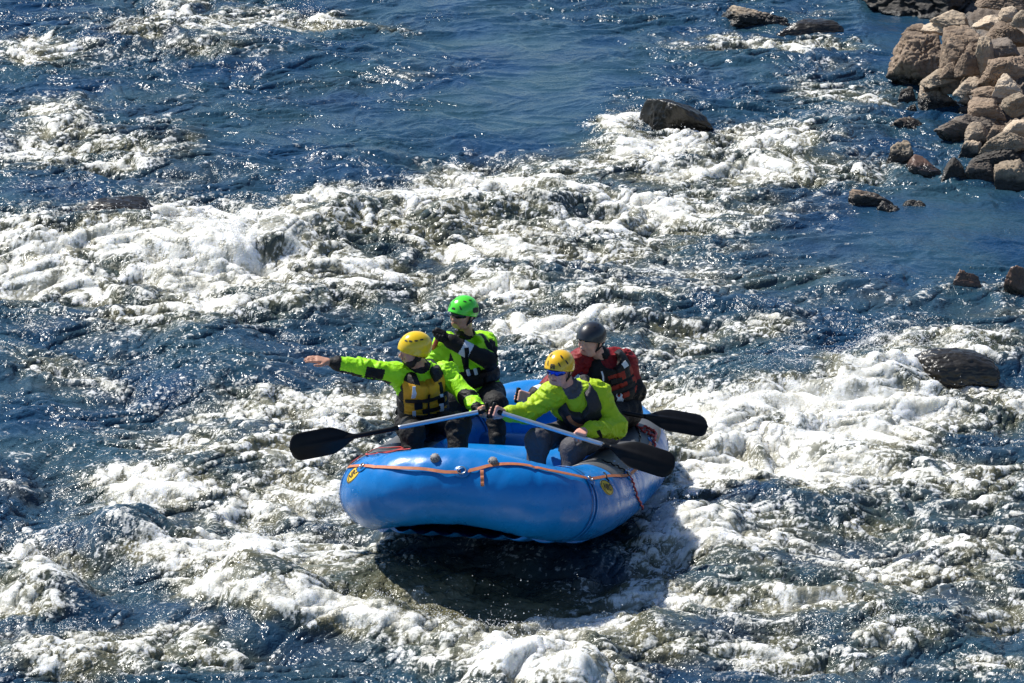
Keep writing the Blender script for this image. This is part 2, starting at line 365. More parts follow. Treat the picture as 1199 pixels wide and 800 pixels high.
def axis(a, b, d, ext, g=1.16):
    core = np.arange(a, b+d*.5, d); lo = []; hi = []; s = d; v = a
    while v > -ext: s = min(s*g, 20); v -= s; lo.append(v)
    s = d; v = b
    while v < ext: s = min(s*g, 20); v += s; hi.append(v)
    c = np.concatenate([lo[::-1], core, hi])
    return c
def build_river():
    xs = axis(-5.2, 5.2, .0095/QUAL, 300); ys = axis(-7.9, 12.5, .0155/QUAL, 300)
    X, Y = np.meshgrid(xs, ys); ny, nx = X.shape
    dx = np.gradient(xs); dy = np.gradient(ys)
    S = np.maximum(*np.meshgrid(dx, dy))
    print('river grid', nx, ny, nx*ny)
    x = X.ravel(); y = Y.ravel(); s = S.ravel()
    h = np.empty(len(x)); f = np.empty(len(x)); a = np.empty(len(x)); D = np.empty(len(x)); rg = np.empty(len(x))
    CH = 250000
    for i in range(0, len(x), CH):
        e = slice(i, i+CH); h[e], f[e], a[e], D[e], rg[e] = river(x[e], y[e], s[e])
    # horizontal chop from the height's own slope makes crests lean and sharpen
    Hh = h.reshape(ny, nx)
    V = np.stack([x, y, h], -1)
    gy = np.gradient(Hh, axis=0)/dy[:, None]; gx = np.gradient(Hh, axis=1)/dx[None]
    near = (s < .05)
    V[:, 0] -= np.clip(gx.ravel(), -1, 1)*.018*near
    V[:, 1] -= np.clip(gy.ravel(), -1, 1)*.022*near
    idx = np.arange(nx*ny, dtype=np.int32).reshape(ny, nx)
    F = np.stack([idx[:-1, :-1], idx[:-1, 1:], idx[1:, 1:], idx[1:, :-1]], -1).reshape(-1, 4)
    o = mesh_np('water', V, F, mat_water(), smooth=True)
    tag(o, 'blue-green churning river water streaked with white foam', None, None, 'structure')
    for nm, v in (('dns', np.clip(D/1.2, 0, 1)), ('foam', f), ('aer', a), ('rgh', rg)):
        at = o.data.attributes.new(nm, 'FLOAT', 'POINT'); at.data.foreach_set('value', v.astype(np.float32))
    return xs, ys, Hh, f.reshape(ny, nx), D.reshape(ny, nx)

def mat_water():
    t = NT('river_water'); b = t.b
    co = t.coord()
    fo = t.n('ShaderNodeAttribute', attribute_name='foam').outputs['Fac']
    ae = t.n('ShaderNodeAttribute', attribute_name='aer').outputs['Fac']
    # water body: deep blue-green with olive, peaty patches
    n1 = t.noise(.9, 3, .5, co)
    deep = t.ramp(n1, [(.35, (.006, .034, .085)), (.62, (.018, .054, .080))])
    olive = t.ramp(t.noise(2.2, 3, .6, co), [(.3, (.040, .055, .040)), (.7, (.125, .108, .045))])
    body = t.mix(t.math('MULTIPLY', ae, 1.3, True), deep, olive)
    milk = t.ramp(t.noise(7, 4, .6, co), [(.35, (.12, .115, .07)), (.7, (.34, .32, .22))])
    dn = t.n('ShaderNodeAttribute', attribute_name='dns').outputs['Fac']
    milk = t.mix(t.math('MULTIPLY', t.math('SUBTRACT', dn, .50, True), 3.0, True), milk, (.58, .56, .47))
    a2 = t.math('MULTIPLY', t.math('SUBTRACT', ae, .55, True), 1.5, True)
    body = t.mix(a2, body, milk)
    # bubbles: centimetre speckle inside the foam edge
    sp = t.noise(110, 3, .7, co)
    sp2 = t.noise(40, 3, .7, co)
    fm = t.math('ADD', fo, t.math('MULTIPLY', t.math('SUBTRACT', sp, .5), 1.1))
    fm = t.math('ADD', fm, t.math('MULTIPLY', t.math('SUBTRACT', sp2, .5), 1.1))
    fm = t.math('ADD', fm, t.math('MULTIPLY', t.math('SUBTRACT', t.noise(15, 3, .6, co), .5), .7))
    fm = t.math('MULTIPLY', t.math('SUBTRACT', fm, .20), 1.45, True)
    fm = t.math('MULTIPLY', fm, t.math('MULTIPLY', fo, 5.0, True), True)
    white = t.ramp(t.noise(6, 6, .7, co), [(.34, (.58, .56, .48)), (.48, (.76, .75, .70)), (.60, (.88, .88, .87))])
    t.l(t.mix(fm, body, white), b.inputs['Base Color'])
    t.l(t.math('ADD', t.math('MULTIPLY', fm, .3), .18), b.inputs['Roughness'])
    b.inputs['IOR'].default_value = 1.33
    t.l(t.math('MAXIMUM', fm, t.math('MULTIPLY', a2, .3)), b.inputs['Subsurface Weight'])
    b.inputs['Subsurface Scale'].default_value = .11; b.inputs['Subsurface Radius'].default_value = (1.0, .95, .8)
    b.inputs['Specular IOR Level'].default_value = .5
    # ripples finer than the mesh
    w1 = t.noise(27, 2, .6, co, dist=.5)
    rg = t.n('ShaderNodeAttribute', attribute_name='rgh').outputs['Fac']
    nb = t.bump(w1, .028, t.math('MULTIPLY', t.math('ADD', t.math('MULTIPLY', rg, .90), .34, True), t.ramp(t.noise(1.6, 3, .6, co), [(.30, .30), (.62, 1.0)])))
    nb2 = t.bump(t.noise(90, 3, .7, co), .006, t.math('MULTIPLY', fm, .8), nb)
    t.l(nb2, b.inputs['Normal'])
    return t.m
XS, YS, HH, FF, DD = build_river()
def water_h(x, y):
    i = np.clip(np.searchsorted(YS, y), 0, len(YS)-1); j = np.clip(np.searchsorted(XS, x), 0, len(XS)-1)
    return HH[i, j]
def water_f(x, y):
    i = np.clip(np.searchsorted(YS, y), 0, len(YS)-1); j = np.clip(np.searchsorted(XS, x), 0, len(XS)-1)
    return FF[i, j]

# ------------------------------------------------------------------ rocks
def mat_rock(name, c1, c2, c3, wet=0.0, wetz=.10, seed=0):
    t = NT(name); b = t.b; co = t.coord()
    geo = t.n('ShaderNodeNewGeometry'); sep = t.n('ShaderNodeSeparateXYZ'); t.l(geo.outputs['Position'], sep.inputs[0])
    oi = t.n('ShaderNodeObjectInfo')
    mp = t.n('ShaderNodeMapping'); t.l(co, mp.inputs[0]); t.l(oi.outputs['Random'], mp.inputs['Location'])
    mp.inputs['Scale'].default_value = (1, 1, 1.9 if wet < .5 else 1.0)
    v = mp.outputs[0]
    base = t.ramp(t.noise(5, 6, .65, v), [(.28, c2), (.5, c1), (.74, c3)])
    veins = t.ramp(t.noise(11, 6, .75, v, dist=1.2), [(.36, (.62, .58, .54)), (.46, (1, 1, 1)), (.60, (1, 1, 1))])
    mx = t.n('ShaderNodeMix'); mx.data_type = 'RGBA'; mx.blend_type = 'MULTIPLY'; mx.inputs[0].default_value = .8
    t.l(base, mx.inputs[6]); t.l(veins, mx.inputs[7])
    tint = t.n('ShaderNodeHueSaturation'); t.l(mx.outputs[2], tint.inputs['Color'])
    t.l(t.math('ADD', t.math('MULTIPLY', oi.outputs['Random'], .45), .78), tint.inputs['Value'])
    # wet dark band along the water line
    wl = t.math('ADD', sep.outputs['Z'], t.math('MULTIPLY', t.math('SUBTRACT', t.noise(9, 3), .5), .14))
    wm = t.math('MULTIPLY', t.math('SUBTRACT', wetz, wl), 16, True)
    wm = t.math('MAXIMUM', wm, wet)
    col = t.mix(wm, tint.outputs[0], (.020, .017, .013))
    t.l(col, b.inputs['Base Color'])
    rr = t.n('ShaderNodeMapRange'); t.l(wm, rr.inputs[0]); rr.inputs[3].default_value = .85; rr.inputs[4].default_value = .28 if wet < .5 else .14
    t.l(rr.outputs[0], b.inputs['Roughness'])
    nb = t.bump(t.noise(9, 7, .62, v), .06 if wet < .5 else .014, .8)
    t.l(nb, b.inputs['Normal'])
    return t.m
M_TAN = mat_rock('rock_tan', (.37, .29, .205), (.22, .17, .12), (.47, .38, .28), wetz=.13)
M_PALE = mat_rock('rock_pale', (.50, .395, .285), (.36, .27, .19), (.60, .49, .375), wetz=.13)
M_BROWN = mat_rock('rock_brown', (.27, .195, .135), (.15, .105, .072), (.38, .285, .205), wetz=.13)
M_GREY = mat_rock('rock_grey', (.19, .155, .125), (.11, .09, .072), (.29, .24, .195), wetz=.13)
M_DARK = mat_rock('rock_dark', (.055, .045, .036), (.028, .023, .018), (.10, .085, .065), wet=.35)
M_WET = mat_rock('rock_wet', (.030, .025, .017), (.012, .011, .008), (.055, .045, .028), wet=.75)
M_RUST = mat_rock('rock_rust', (.24, .13, .085), (.15, .075, .05), (.32, .20, .14), wet=.55)
MM = dict(t=M_TAN, p=M_PALE, b=M_BROWN, g=M_GREY, d=M_DARK, w=M_WET, r=M_RUST)

def ico(sub):
    import bmesh
    bm = bmesh.new(); bmesh.ops.create_icosphere(bm, subdivisions=sub, radius=1.0)
    V = np.array([v.co[:] for v in bm.verts]); F = np.array([[v.index for v in f.verts] for f in bm.faces]); bm.free()
    return V, F
ICO5 = ico(5); ICO6 = ico(6)
def rock_mesh(seed, dims, angular=.8, tilt=(0, 0, 0), big=False, rot=0):
    rg = np.random.default_rng(seed)
    V, F = ICO6 if big else ICO5
    npl = int(rg.integers(6, 10))
    N = rg.normal(size=(npl, 3)); N /= np.linalg.norm(N, axis=1)[:, None]
    N = np.vstack([N, [[.1, -.42, 1], [0, -1, .22], [0, 0, -1], [.9, 0, .3], [-.9, 0, .45]]])
    N[-5:] += rg.normal(size=(5, 3))*.18; N /= np.linalg.norm(N, axis=1)[:, None]
    hh = rg.uniform(.50, .86, len(N)); hh[-5:] = rg.uniform(.5, .74, 5)
    dt = V@N.T
    rad = np.where(dt > .05, hh[None]/np.maximum(dt, .05), 9)
    k = 52.0
    r = -np.log(np.exp(-k*np.minimum(rad, 3)).sum(1))/k
    r = np.minimum(r, 1.35)*angular+(1-angular)*.7
    r = np.clip(r, .3, 1.35)
    p = V*r[:, None]
    of = rg.uniform(0, 50, 3)
    n = V
    p = p+n*(fbm3(p*1.6+of, 3)*.10)[:, None]
    rdg = 1-np.abs(fbm3(p*3.4+of, 3))*2.4
    p = p-n*(np.clip(rdg-.62, 0, 1)*(.22 if angular > .97 else .06))[:, None]
    p = p+n*(fbm3(p*8+of, 3)*.028)[:, None]
    p = p*np.asarray(dims)/2/.82
    M = (Matrix.Rotation(rot, 3, 'Z')@Matrix.Rotation(tilt[0], 3, 'X')@Matrix.Rotation(tilt[1], 3, 'Y')@Matrix.Rotation(tilt[2], 3, 'Z'))
    p = p@np.array(M).T
    return p, F
def shore_z(x, y):
    """height of the rubble bank; the shore line runs down the right side of the picture"""
    qx, qy = to_px(x, y)
    edge = 1058+np.where(qy > 120, (qy-120)*.55, 0)+np.where(qy > 205, (qy-205)*6, 0)
    d = (qx-edge)/120.0
    return -.22+np.clip(d, -2, 6)*.30+np.clip(d-.2, 0, 5)*.10
ROCKS = [
 # cx, top, bottom, width, material, zbase(None=water), label
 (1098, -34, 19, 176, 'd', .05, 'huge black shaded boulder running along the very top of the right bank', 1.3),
 (1178, -16, 9, 70, 'b', .75, 'brown boulder on the top edge behind the small pale knob of rock', .9),
 (1073, 22, 39, 36, 'b', .42, 'flat dark-fronted slab on the left shoulder of the biggest bank boulder', .9),
 (1115, 9, 31, 50, 't', .55, 'smooth angular wedge boulder with a shadowed front resting on the big bank boulder', .9),
 (1100, 25, 38, 40, 'p', .48, 'thin pale slab lying just under the angular wedge boulder', .9),
 (1162, 11, 31, 46, 'p', .62, 'pale pointed boulder with a peaked top right of the angular wedge', .9),
 (1181, 6, 20, 24, 'p', .80, 'small knobbly pale stone near the top right corner', .9),
 (1196, 11, 26, 24, 't', .80, 'tan stone cut by the right edge under the knobbly pale stone', .9),
 (1082, 32, 104, 86, 'b', .0, 'biggest brown boulder at the left end of the bank with water at its foot', 1.0),
 (1132, 30, 98, 66, 'b', .25, 'tall craggy boulder with a dark hollow front in the middle of the bank', .9),
 (1184, 22, 50, 56, 'b', .60, 'long dark-cracked boulder at the right edge under the pale pointed one', .9),
 (1178, 42, 68, 44, 'g', .52, 'grey shadowed stone under the dark-cracked boulder at the right edge', .9),
 (1154, 42, 80, 30, 't', .45, 'narrow upright tan stone wedged right of the tall craggy boulder', .9),
 (1134, 58, 84, 32, 'b', .42, 'small pyramid-shaped stone standing in front of the tall craggy boulder', .8),
 (1112, 71, 87, 24, 'b', .36, 'rounded brown stone left of the pyramid-shaped stone', .9),
 (1138, 79, 93, 26, 'b', .34, 'squat block right under the pyramid-shaped stone', .9),
 (1180, 62, 99, 66, 'b', .40, 'long sloping grey-brown boulder leaning down from the right edge', .9),
 (1180, 85, 110, 38, 'p', .36, 'rounded pale disc-like stone under the long sloping boulder', .8),
 (1102, 82, 97, 50, 't', .27, 'low flat tan stone at the foot of the biggest brown boulder', .9),
 (1091, 88, 104, 24, 'b', .17, 'small brown stone left of the large pale slab', .9),
 (1135, 88, 107, 38, 'p', .30, 'pale stone behind the upper end of the large pale slab', .9),
 (1106, 95, 123, 60, 'p', .04, 'large pale slanting slab with one wet white corner at the water', .7),
 (1160, 98, 117, 44, 'b', .30, 'flat-topped brown stone below the rounded pale disc-like stone', .9),
 (1062, 101, 118, 24, 'd', -.02, 'small dark stone in the water at the foot of the biggest boulder', .9),
 (1131, 109, 119, 16, 'p', .10, 'tiny whitish stone right of the large pale slab', .9),
 (1069, 121, 133, 18, 'd', -.03, 'tiny black stone in the water above the wet tan slab', .9),
 (1073, 129, 159, 62, 'b', -.04, 'wet tan slab with a black underside reaching out into the water', .8),
 (1140, 126, 157, 92, 'g', .08, 'long dark grey slab across the middle of the lower bank', .8),
 (1156, 112, 133, 46, 'b', .22, 'brown squarish stone on top of the long dark grey slab', .9),
 (1190, 106, 130, 34, 't', .32, 'tan stone at the right edge above the long dark slab', .9),
 (1147, 142, 165, 36, 'p', .10, 'sharp-edged pale stone in front of the long dark grey slab', .8),
 (1167, 145, 162, 24, 'b', .14, 'brown stone right of the sharp-edged pale one', .9),
 (1191, 138, 155, 34, 'p', .22, 'pale flat stone on the right edge above the broad pale boulder', .9),
 (1136, 162, 182, 30, 'p', .03, 'lumpy whitish stone left of the broad pale boulder', .9),
 (1178, 149, 177, 62, 't', .16, 'broad pale boulder at the right edge over a dark wet one', .8),
 (1166, 167, 198, 72, 'd', .03, 'long black wet boulder beneath the broad pale boulder', .9),
 (1053, 163, 196, 40, 't', -.04, 'triangular tan stone standing in the water, outermost of the lower bank', .7),
 (1090, 175, 209, 66, 'r', -.04, 'long reddish-brown wet stone beside the triangular tan stone', .8),
 (1116, 182, 216, 36, 'd', -.04, 'black wet stone between the reddish stone and the square grey block', .9),
 (1151, 188, 216, 42, 'g', -.02, 'square grey block of rock at the water under the long black boulder', .6),
 (1190, 186, 222, 52, 't', .0, 'slanting pale-topped slab at the right edge beside the square grey block', .7),
 (1019, 215, 245, 54, 'b', -.03, 'round dark brown boulder standing alone off the end of the bank', 1.0),
 (1041, 235, 251, 48, 't', -.02, 'low pale stone touching the round dark brown boulder', .8),
 (1072, 236, 247, 42, 'd', -.03, 'low black wet ledge right of the low pale stone', .7),
 (1198, 244, 110, 18, 'p', -.02, 'pale stone cut by the right edge below the bank, in open water', .9),
 (880, 4, 30, 90, 't', -.03, 'long low tan boulder alone in the river at the top of the picture', .8),
 (950, 40, 52, 92, 'w', -.10, 'low black ledge with water running over it below the long tan boulder', .7),
 (794, 62, 152, 90, 'w', .06, 'jagged black rock with white water pouring round it in midstream', .9),
 (1123, 404, 447, 102, 'w', .06, 'rounded black rock with white water streaming over its top', .9),
 (1131, 312, 341, 44, 'r', .0, 'reddish-brown stone just breaking the surface off the right side', .8),
 (1192, 308, 344, 40, 'r', .0, 'reddish-brown stone at the right edge with water washing over', .8),
 (130, 230, 262, 96, 'w', .05, 'dark green-black rock hump at the lip of the left-hand drop', .9),
]
TILTS = {1106: (0, -.35, 0), 1190: (0, -.45, 0), 1115: (0, .2, 0), 794: (.1, .2, .9), 1123: (.1, .1, 0), 1180: (0, -.35, 0)}
WEDGE = {794: .72, 1106: .55, 1073: .35, 1090: .45, 880: .3, 1019: .25, 1162: .4, 1140: .3}
def make_rocks():
    for i, (cx, top, bot, wd, m, zb, lab, dr) in enumerate(ROCKS):
        g = G(cx, bot, zb); dist = np.linalg.norm(g-CAM); ppm = FPX/dist
        wm = wd/ppm; dep = wm*.75*dr
        ht = ((bot-top)/ppm-dep*.22)/.956
        ht = max(ht, wm*.26)
        emb = .22*ht+(.10 if zb < .1 else .04)
        c = np.array([g[0], g[1]+dep*.42, zb+ht/2-emb/2])
        big = wd > 55
        V, F = rock_mesh(100+i, (wm, dep, ht+emb), angular=1.0 if m != 'w' else (.95 if cx == 794 else .45), tilt=TILTS.get(cx, (0, 0, 0)), big=big, rot=((i*37) % 11-5)*.05)
        # pull the bounding box onto the wanted one
        lo, hi = V.min(0), V.max(0); V = (V-(lo+hi)/2)/(hi-lo)*np.array([wm, dep, ht+emb])
        wg = WEDGE.get(cx)
        if wg:
            tx_ = np.clip((V[:, 0]/wm+.5-.12)/.88, 0, 1); zf = 1-wg*tx_**.8
            V[:, 2] = (V[:, 2]+(ht+emb)/2)*zf-(ht+emb)/2
        o = mesh_np('boulder' if wd > 40 else 'rock', V, F, MM[m]); o.location = c
        tag(o, lab, 'rock', 'rocks of the right-hand bank' if (cx > 1030 and bot < 262) else 'rocks standing in the river')
make_rocks()

def build_bank():
    xs = np.concatenate([np.arange(3.0, 7, .02), np.geomspace(7.05, 300, 70)])
    ys = np.concatenate([-np.geomspace(300, 2.2, 60), np.arange(-2, 16, .04), np.geomspace(16.1, 300, 60)])
    X, Y = np.meshgrid(xs, ys)
    Z = shore_z(X, Y)
    qx, qy = to_px(X, Y)
    Z = np.where(Y < 3.2, np.minimum(Z, -.25+np.clip((X-6.2)*.25, 0, 2)), Z)
    Z = np.where(X > 7, np.minimum(Z, 1.2+(X-7)*.28), Z)
    Z = np.minimum(Z, 1.1+np.clip(X-6, 0, 400)*.28)
    Z += fbm2(X*4, Y*4, 4, 5)*.10+fbm2(X*.6, Y*.6, 3, 6)*.1+ridge2(X*11, Y*11, 2, 8)*.05-.03
    Z += np.clip(fbm2(X*.05, Y*.05, 3, 9), -1, 1)*np.clip(X-12, 0, 60)*.12
    ny, nx = X.shape; idx = np.arange(nx*ny).reshape(ny, nx)
    F = np.stack([idx[:-1, :-1], idx[:-1, 1:], idx[1:, 1:], idx[1:, :-1]], -1).reshape(-1, 4)
    o = mesh_np('riverbank', np.stack([X.ravel(), Y.ravel(), Z.ravel()], -1), F, mat_rock('bank_rubble', (.20, .155, .12), (.09, .07, .055), (.33, .27, .21), wetz=.08))
    tag(o, 'brown stony riverbank rising on the right', None, None, 'structure')
    # gravel and small rubble lying between the boulders
    rg = np.random.default_rng(5); V0, F0 = ico(2); VV = []; FF_ = []; n = 0
    for k in range(1500):
        px = rg.uniform(1050, 1110); py = rg.uniform(-20, 225)
        g = G(px, py, .2); z = float(shore_z(g[0], g[1]))
        if z < -.08: continue
        g = G(px, py, z); s = rg.uniform(.015, .05)+.06*rg.random()**5
        d = V0*(1+.25*perlin3(V0*1.3+k, 2))[:, None]*np.array([s, s*rg.uniform(.6, 1), s*rg.uniform(.4, .8)])
        a = rg.uniform(0, 6.28); Rz = np.array([[math.cos(a), -math.sin(a), 0], [math.sin(a), math.cos(a), 0], [0, 0, 1]])
        VV.append(d@Rz.T+np.array([g[0], g[1], float(shore_z(g[0], g[1]))+.03])); FF_.append(F0+n); n += len(V0)
    o = mesh_np('gravel', np.concatenate(VV), np.concatenate(FF_), M_TAN)
    tag(o, 'loose brown gravel and pebbles filling the gaps between the bank boulders', 'gravel', None, 'stuff')
build_bank()

# ------------------------------------------------------------------ spray: drops thrown up by the breaking water
def build_spray():
    rg = np.random.default_rng(11)
    V0 = np.array([(1, 0, 0), (-1, 0, 0), (0, 1, 0), (0, -1, 0), (0, 0, 1), (0, 0, -1)], float)
    F0 = np.array([(0, 2, 4), (2, 1, 4), (1, 3, 4), (3, 0, 4), (2, 0, 5), (1, 2, 5), (3, 1, 5), (0, 3, 5)])
    n = 900000
    x = rg.uniform(-4.9, 4.9, n); y = rg.uniform(-7.6, 12, n)
    j = np.clip(np.searchsorted(XS, x), 0, len(XS)-1); i = np.clip(np.searchsorted(YS, y), 0, len(YS)-1)
    D = DD[i, j]; f = FF[i, j]; h = HH[i, j]
    clump = np.clip(fbm2(x*2.2, y*2.2, 3, 201)*2.2+.1, 0, 1)
    # local height above the surroundings: crests throw most
    hs = h-HH[np.clip(i-25, 0, len(YS)-1), j]
    pr = np.clip(D-.35, 0, 1)**1.6*clump*np.clip(f+.1, 0, 1)*np.clip(.25+hs*5, .05, 1.2)
    q = raft_l(np.stack([x, y, np.full(n, .2)], -1)); inr = (np.abs(q[:, 0]) < 1.05) & (np.abs(q[:, 1]) < 1.95)
    bow = (np.abs(q[:, 0]) < 1.0) & (q[:, 1] < -1.8) & (q[:, 1] > -2.9)
    k = (rg.random(n) < pr*.75) & ~inr & ~bow
    x, y, h, D, hs = x[k], y[k], h[k], D[k], hs[k]; m = len(x)
    up = rg.exponential(1, m)*(.022+.07*np.clip(D-.4, 0, 1)*np.clip(hs*6, .2, 1.5))
    s = rg.uniform(.0018, .0042, m)*(1+rg.exponential(.35, m)); s = np.minimum(s, .010)
    # bursts where the water breaks hardest
    bx, by, bz = [], [], []
    for (px, py, rx, ry, hh, nn) in ((732, 140, 18, 14, .22, 1500), (800, 160, 60, 8, .08, 1200), (1030, 402, 55, 18, .25, 3200), (960, 440, 70, 14, .12, 1500), (1120, 408, 60, 6, .10, 700), (250, 256, 80, 12, .20, 3200), (90, 262, 90, 10, .14, 2200),
                                 (150, 560, 45, 26, .26, 1500), (300, 625, 40, 18, .22, 1300), (35, 640, 45, 18, .24, 1700), (590, 735, 100, 18, .16, 1900), (655, 378, 50, 10, .16, 1300), (765, 600, 20, 28, .16, 1100), (400, 600, 22, 20, .16, 900), (425, 622, 20, 8, .12, 700), (700, 640, 40, 8, .10, 500), (775, 590, 14, 24, .14, 700),
                                 (500, 215, 120, 8, .14, 1900), (440, 705, 70, 12, .12, 900), (110, 740, 90, 10, .10, 900), (860, 470, 50, 14, .10, 900), (200, 18, 90, 6, .10, 900), (1060, 735, 50, 12, .12, 800), (800, 640, 50, 18, .12, 900)):
        g = G(px, py, .08); pp = FPX/np.linalg.norm(g-CAM)
        xx = g[0]+rg.normal(size=nn)*rx/pp*.7; yy = g[1]+rg.normal(size=nn)*ry/pp/.29*.5
        cl = fbm2(xx*6, yy*5, 2, 210) > -.12; xx, yy = xx[cl], yy[cl]
        q = raft_l(np.stack([xx, yy, np.full(len(xx), .2)], -1)); kk = (np.abs(q[:, 0]) > 1.0) | (np.abs(q[:, 1]) > 1.9); xx, yy = xx[kk], yy[kk]
        bx.append(xx); by.append(yy); bz.append(rg.exponential(1, len(xx))*hh*.26*np.clip(.5+fbm2(xx*3, yy*3, 2, 220)*2, .1, 1.6))
    bx, by, bz = map(np.concatenate, (bx, by, bz)); bz = np.minimum(bz, .5)
    x = np.concatenate([x, bx]); y = np.concatenate([y, by]); h = np.concatenate([h, water_h(bx, by)]); up = np.concatenate([up, bz]); s = np.concatenate([s, rg.uniform(.0016, .0045, len(bx))])
    # droplets hanging round the bow and beside the raft
    C = np.stack([x, y, h+np.minimum(up, .5)+.004], -1)
    ex = rg.uniform(-1.1, 1.2, 110); ez = rg.uniform(.02, .5, 110)
    B = raft_w(np.stack([ex, np.full(110, -2.05)-rg.uniform(0, .5, 110), np.zeros(110)], -1)); B[:, 2] = ez
    C = np.vstack([C, B]); s = np.concatenate([s, rg.uniform(.0014, .0032, 110)])
    print('spray drops', len(C))
    A = rg.uniform(.7, 1.5, (len(C), 1, 3))
    V = C[:, None]+V0[None]*s[:, None, None]*A
    F = F0[None]+(np.arange(len(C))*6)[:, None, None]
    t = NT('spray_white'); b = t.b; b.inputs['Base Color'].default_value = (.9, .9, .89, 1); b.inputs['Roughness'].default_value = .25
    o = mesh_np('spray', V.reshape(-1, 3), F.reshape(-1, 3), t.m)
    tag(o, 'fine white spray thrown up over the breaking foam', 'spray', None, 'stuff')
build_spray()
# ------------------------------------------------------------------ signed-distance modelling (smooth unions, one surface)
def nrm(v): v = np.asarray(v, float); return v/(np.linalg.norm(v)+1e-12)
def cap(a, b, ra, rb, k=.02, lab=0): return dict(t='c', a=np.asarray(a, float), b=np.asarray(b, float), ra=ra, rb=rb, k=k, lab=lab)
def ell(c, r, M=None, k=.02, lab=0): return dict(t='e', a=np.asarray(c, float), r=np.asarray(r, float), M=np.eye(3) if M is None else np.asarray(M), k=k, lab=lab)
def prim_d(q, p):
    if q['t'] == 'c':
        ba = q['b']-q['a']; pa = p-q['a']
        t = np.clip((pa@ba)/(ba@ba+1e-12), 0, 1)
        return np.linalg.norm(pa-t[..., None]*ba, axis=-1)-(q['ra']+t*(q['rb']-q['ra']))
    l = (p-q['a'])@q['M']; k0 = np.linalg.norm(l/q['r'], axis=-1); k1 = np.linalg.norm(l/q['r']**2, axis=-1)+1e-9
    return k0*(k0-1)/k1
def prim_box(q, pad):
    if q['t'] == 'c':
        lo = np.minimum(q['a']-q['ra'], q['b']-q['rb']); hi = np.maximum(q['a']+q['ra'], q['b']+q['rb'])
    else:
        m = np.abs(q['M'])@q['r']; lo = q['a']-m; hi = q['a']+m
    return lo-pad, hi+pad
def sdf_mesh(prims, vox, cuts=()):
    los, his = zip(*[prim_box(q, .03) for q in prims]); lo = np.min(los, 0); hi = np.max(his, 0)
    n = np.ceil((hi-lo)/vox).astype(int)+1
    D = np.full(n, 1.0, dtype=np.float32); L = np.zeros(n, dtype=np.int16); B = np.full(n, 9.0, dtype=np.float32)
    ax = [lo[i]+vox*np.arange(n[i]) for i in range(3)]
    for q in prims:
        a, b = prim_box(q, q['k']+.03)
        i0 = np.clip(((a-lo)/vox).astype(int), 0, n-1); i1 = np.clip(((b-lo)/vox).astype(int)+2, 1, n)
        sl = tuple(slice(i0[i], i1[i]) for i in range(3))
        g = np.stack(np.meshgrid(*[ax[i][sl[i]] for i in range(3)], indexing='ij'), -1)
        d = prim_d(q, g).astype(np.float32); k = q['k']; o = D[sl]
        hh = np.clip(.5+.5*(o-d)/k, 0, 1)
        D[sl] = o*(1-hh)+d*hh-k*hh*(1-hh)
        m = d < B[sl]; L[sl] = np.where(m, q['lab'], L[sl]); B[sl] = np.where(m, d, B[sl])
    if cuts:
        g = np.stack(np.meshgrid(*ax, indexing='ij'), -1)
        for c in cuts: D = np.maximum(D, c(g).astype(np.float32))
    D[0] = D[-1] = 1; D[:, 0] = D[:, -1] = 1; D[:, :, 0] = D[:, :, -1] = 1
    # surface nets
    s = D < 0; nx, ny, nz = n
    c = [s[i:nx-1+i, j:ny-1+j, k:nz-1+k] for i in (0, 1) for j in (0, 1) for k in (0, 1)]
    cnt = sum(x.astype(np.int8) for x in c); act = (cnt > 0) & (cnt < 8)
    I = np.argwhere(act); vid = -np.ones(act.shape, dtype=np.int64); vid[act] = np.arange(len(I))
    acc = np.zeros((len(I), 3)); cc = np.zeros(len(I))
    cor = [(i, j, k) for i in (0, 1) for j in (0, 1) for k in (0, 1)]
    for A in cor:
        for dd in range(3):
            if A[dd]: continue
            Bc = list(A); Bc[dd] = 1
            da = D[I[:, 0]+A[0], I[:, 1]+A[1], I[:, 2]+A[2]]; db = D[I[:, 0]+Bc[0], I[:, 1]+Bc[1], I[:, 2]+Bc[2]]
            m = (da < 0) != (db < 0)
            t = np.where(m, da/np.where(m, da-db, 1), 0)
            pt = np.tile(np.array(A, float), (len(I), 1)); pt[:, dd] += t
            acc += pt*m[:, None]; cc += m
    V = lo+vox*(I+acc/cc[:, None])
    lab = L[I[:, 0], I[:, 1], I[:, 2]]
    F = []
    for dd in range(3):
        e = [slice(1, n[0]-1), slice(1, n[1]-1), slice(1, n[2]-1)]
        a = s[tuple(e)]; e2 = list(e); e2[dd] = slice(2, n[dd]); b = s[tuple(e2)]
        E = np.argwhere(a != b)+1
        inside = s[E[:, 0], E[:, 1], E[:, 2]]
        u, v = [(1, 2), (2, 0), (0, 1)][dd]
        def vv(du, dv):
            Q = E.copy(); Q[:, u] -= du; Q[:, v] -= dv; return vid[Q[:, 0], Q[:, 1], Q[:, 2]]
        q = np.stack([vv(0, 0), vv(1, 0), vv(1, 1), vv(0, 1)], -1)
        q[~inside] = q[~inside][:, ::-1]
        F.append(q)
    F = np.concatenate(F); F = F[(F >= 0).all(1)]
    return V, F, lab
def vnormals(V, F):
    n = np.cross(V[F[:, 2]]-V[F[:, 0]], V[F[:, 3]]-V[F[:, 1]]); N = np.zeros_like(V)
    for k in range(4): np.add.at(N, F[:, k], n)
    return N/(np.linalg.norm(N, axis=1)[:, None]+1e-12)
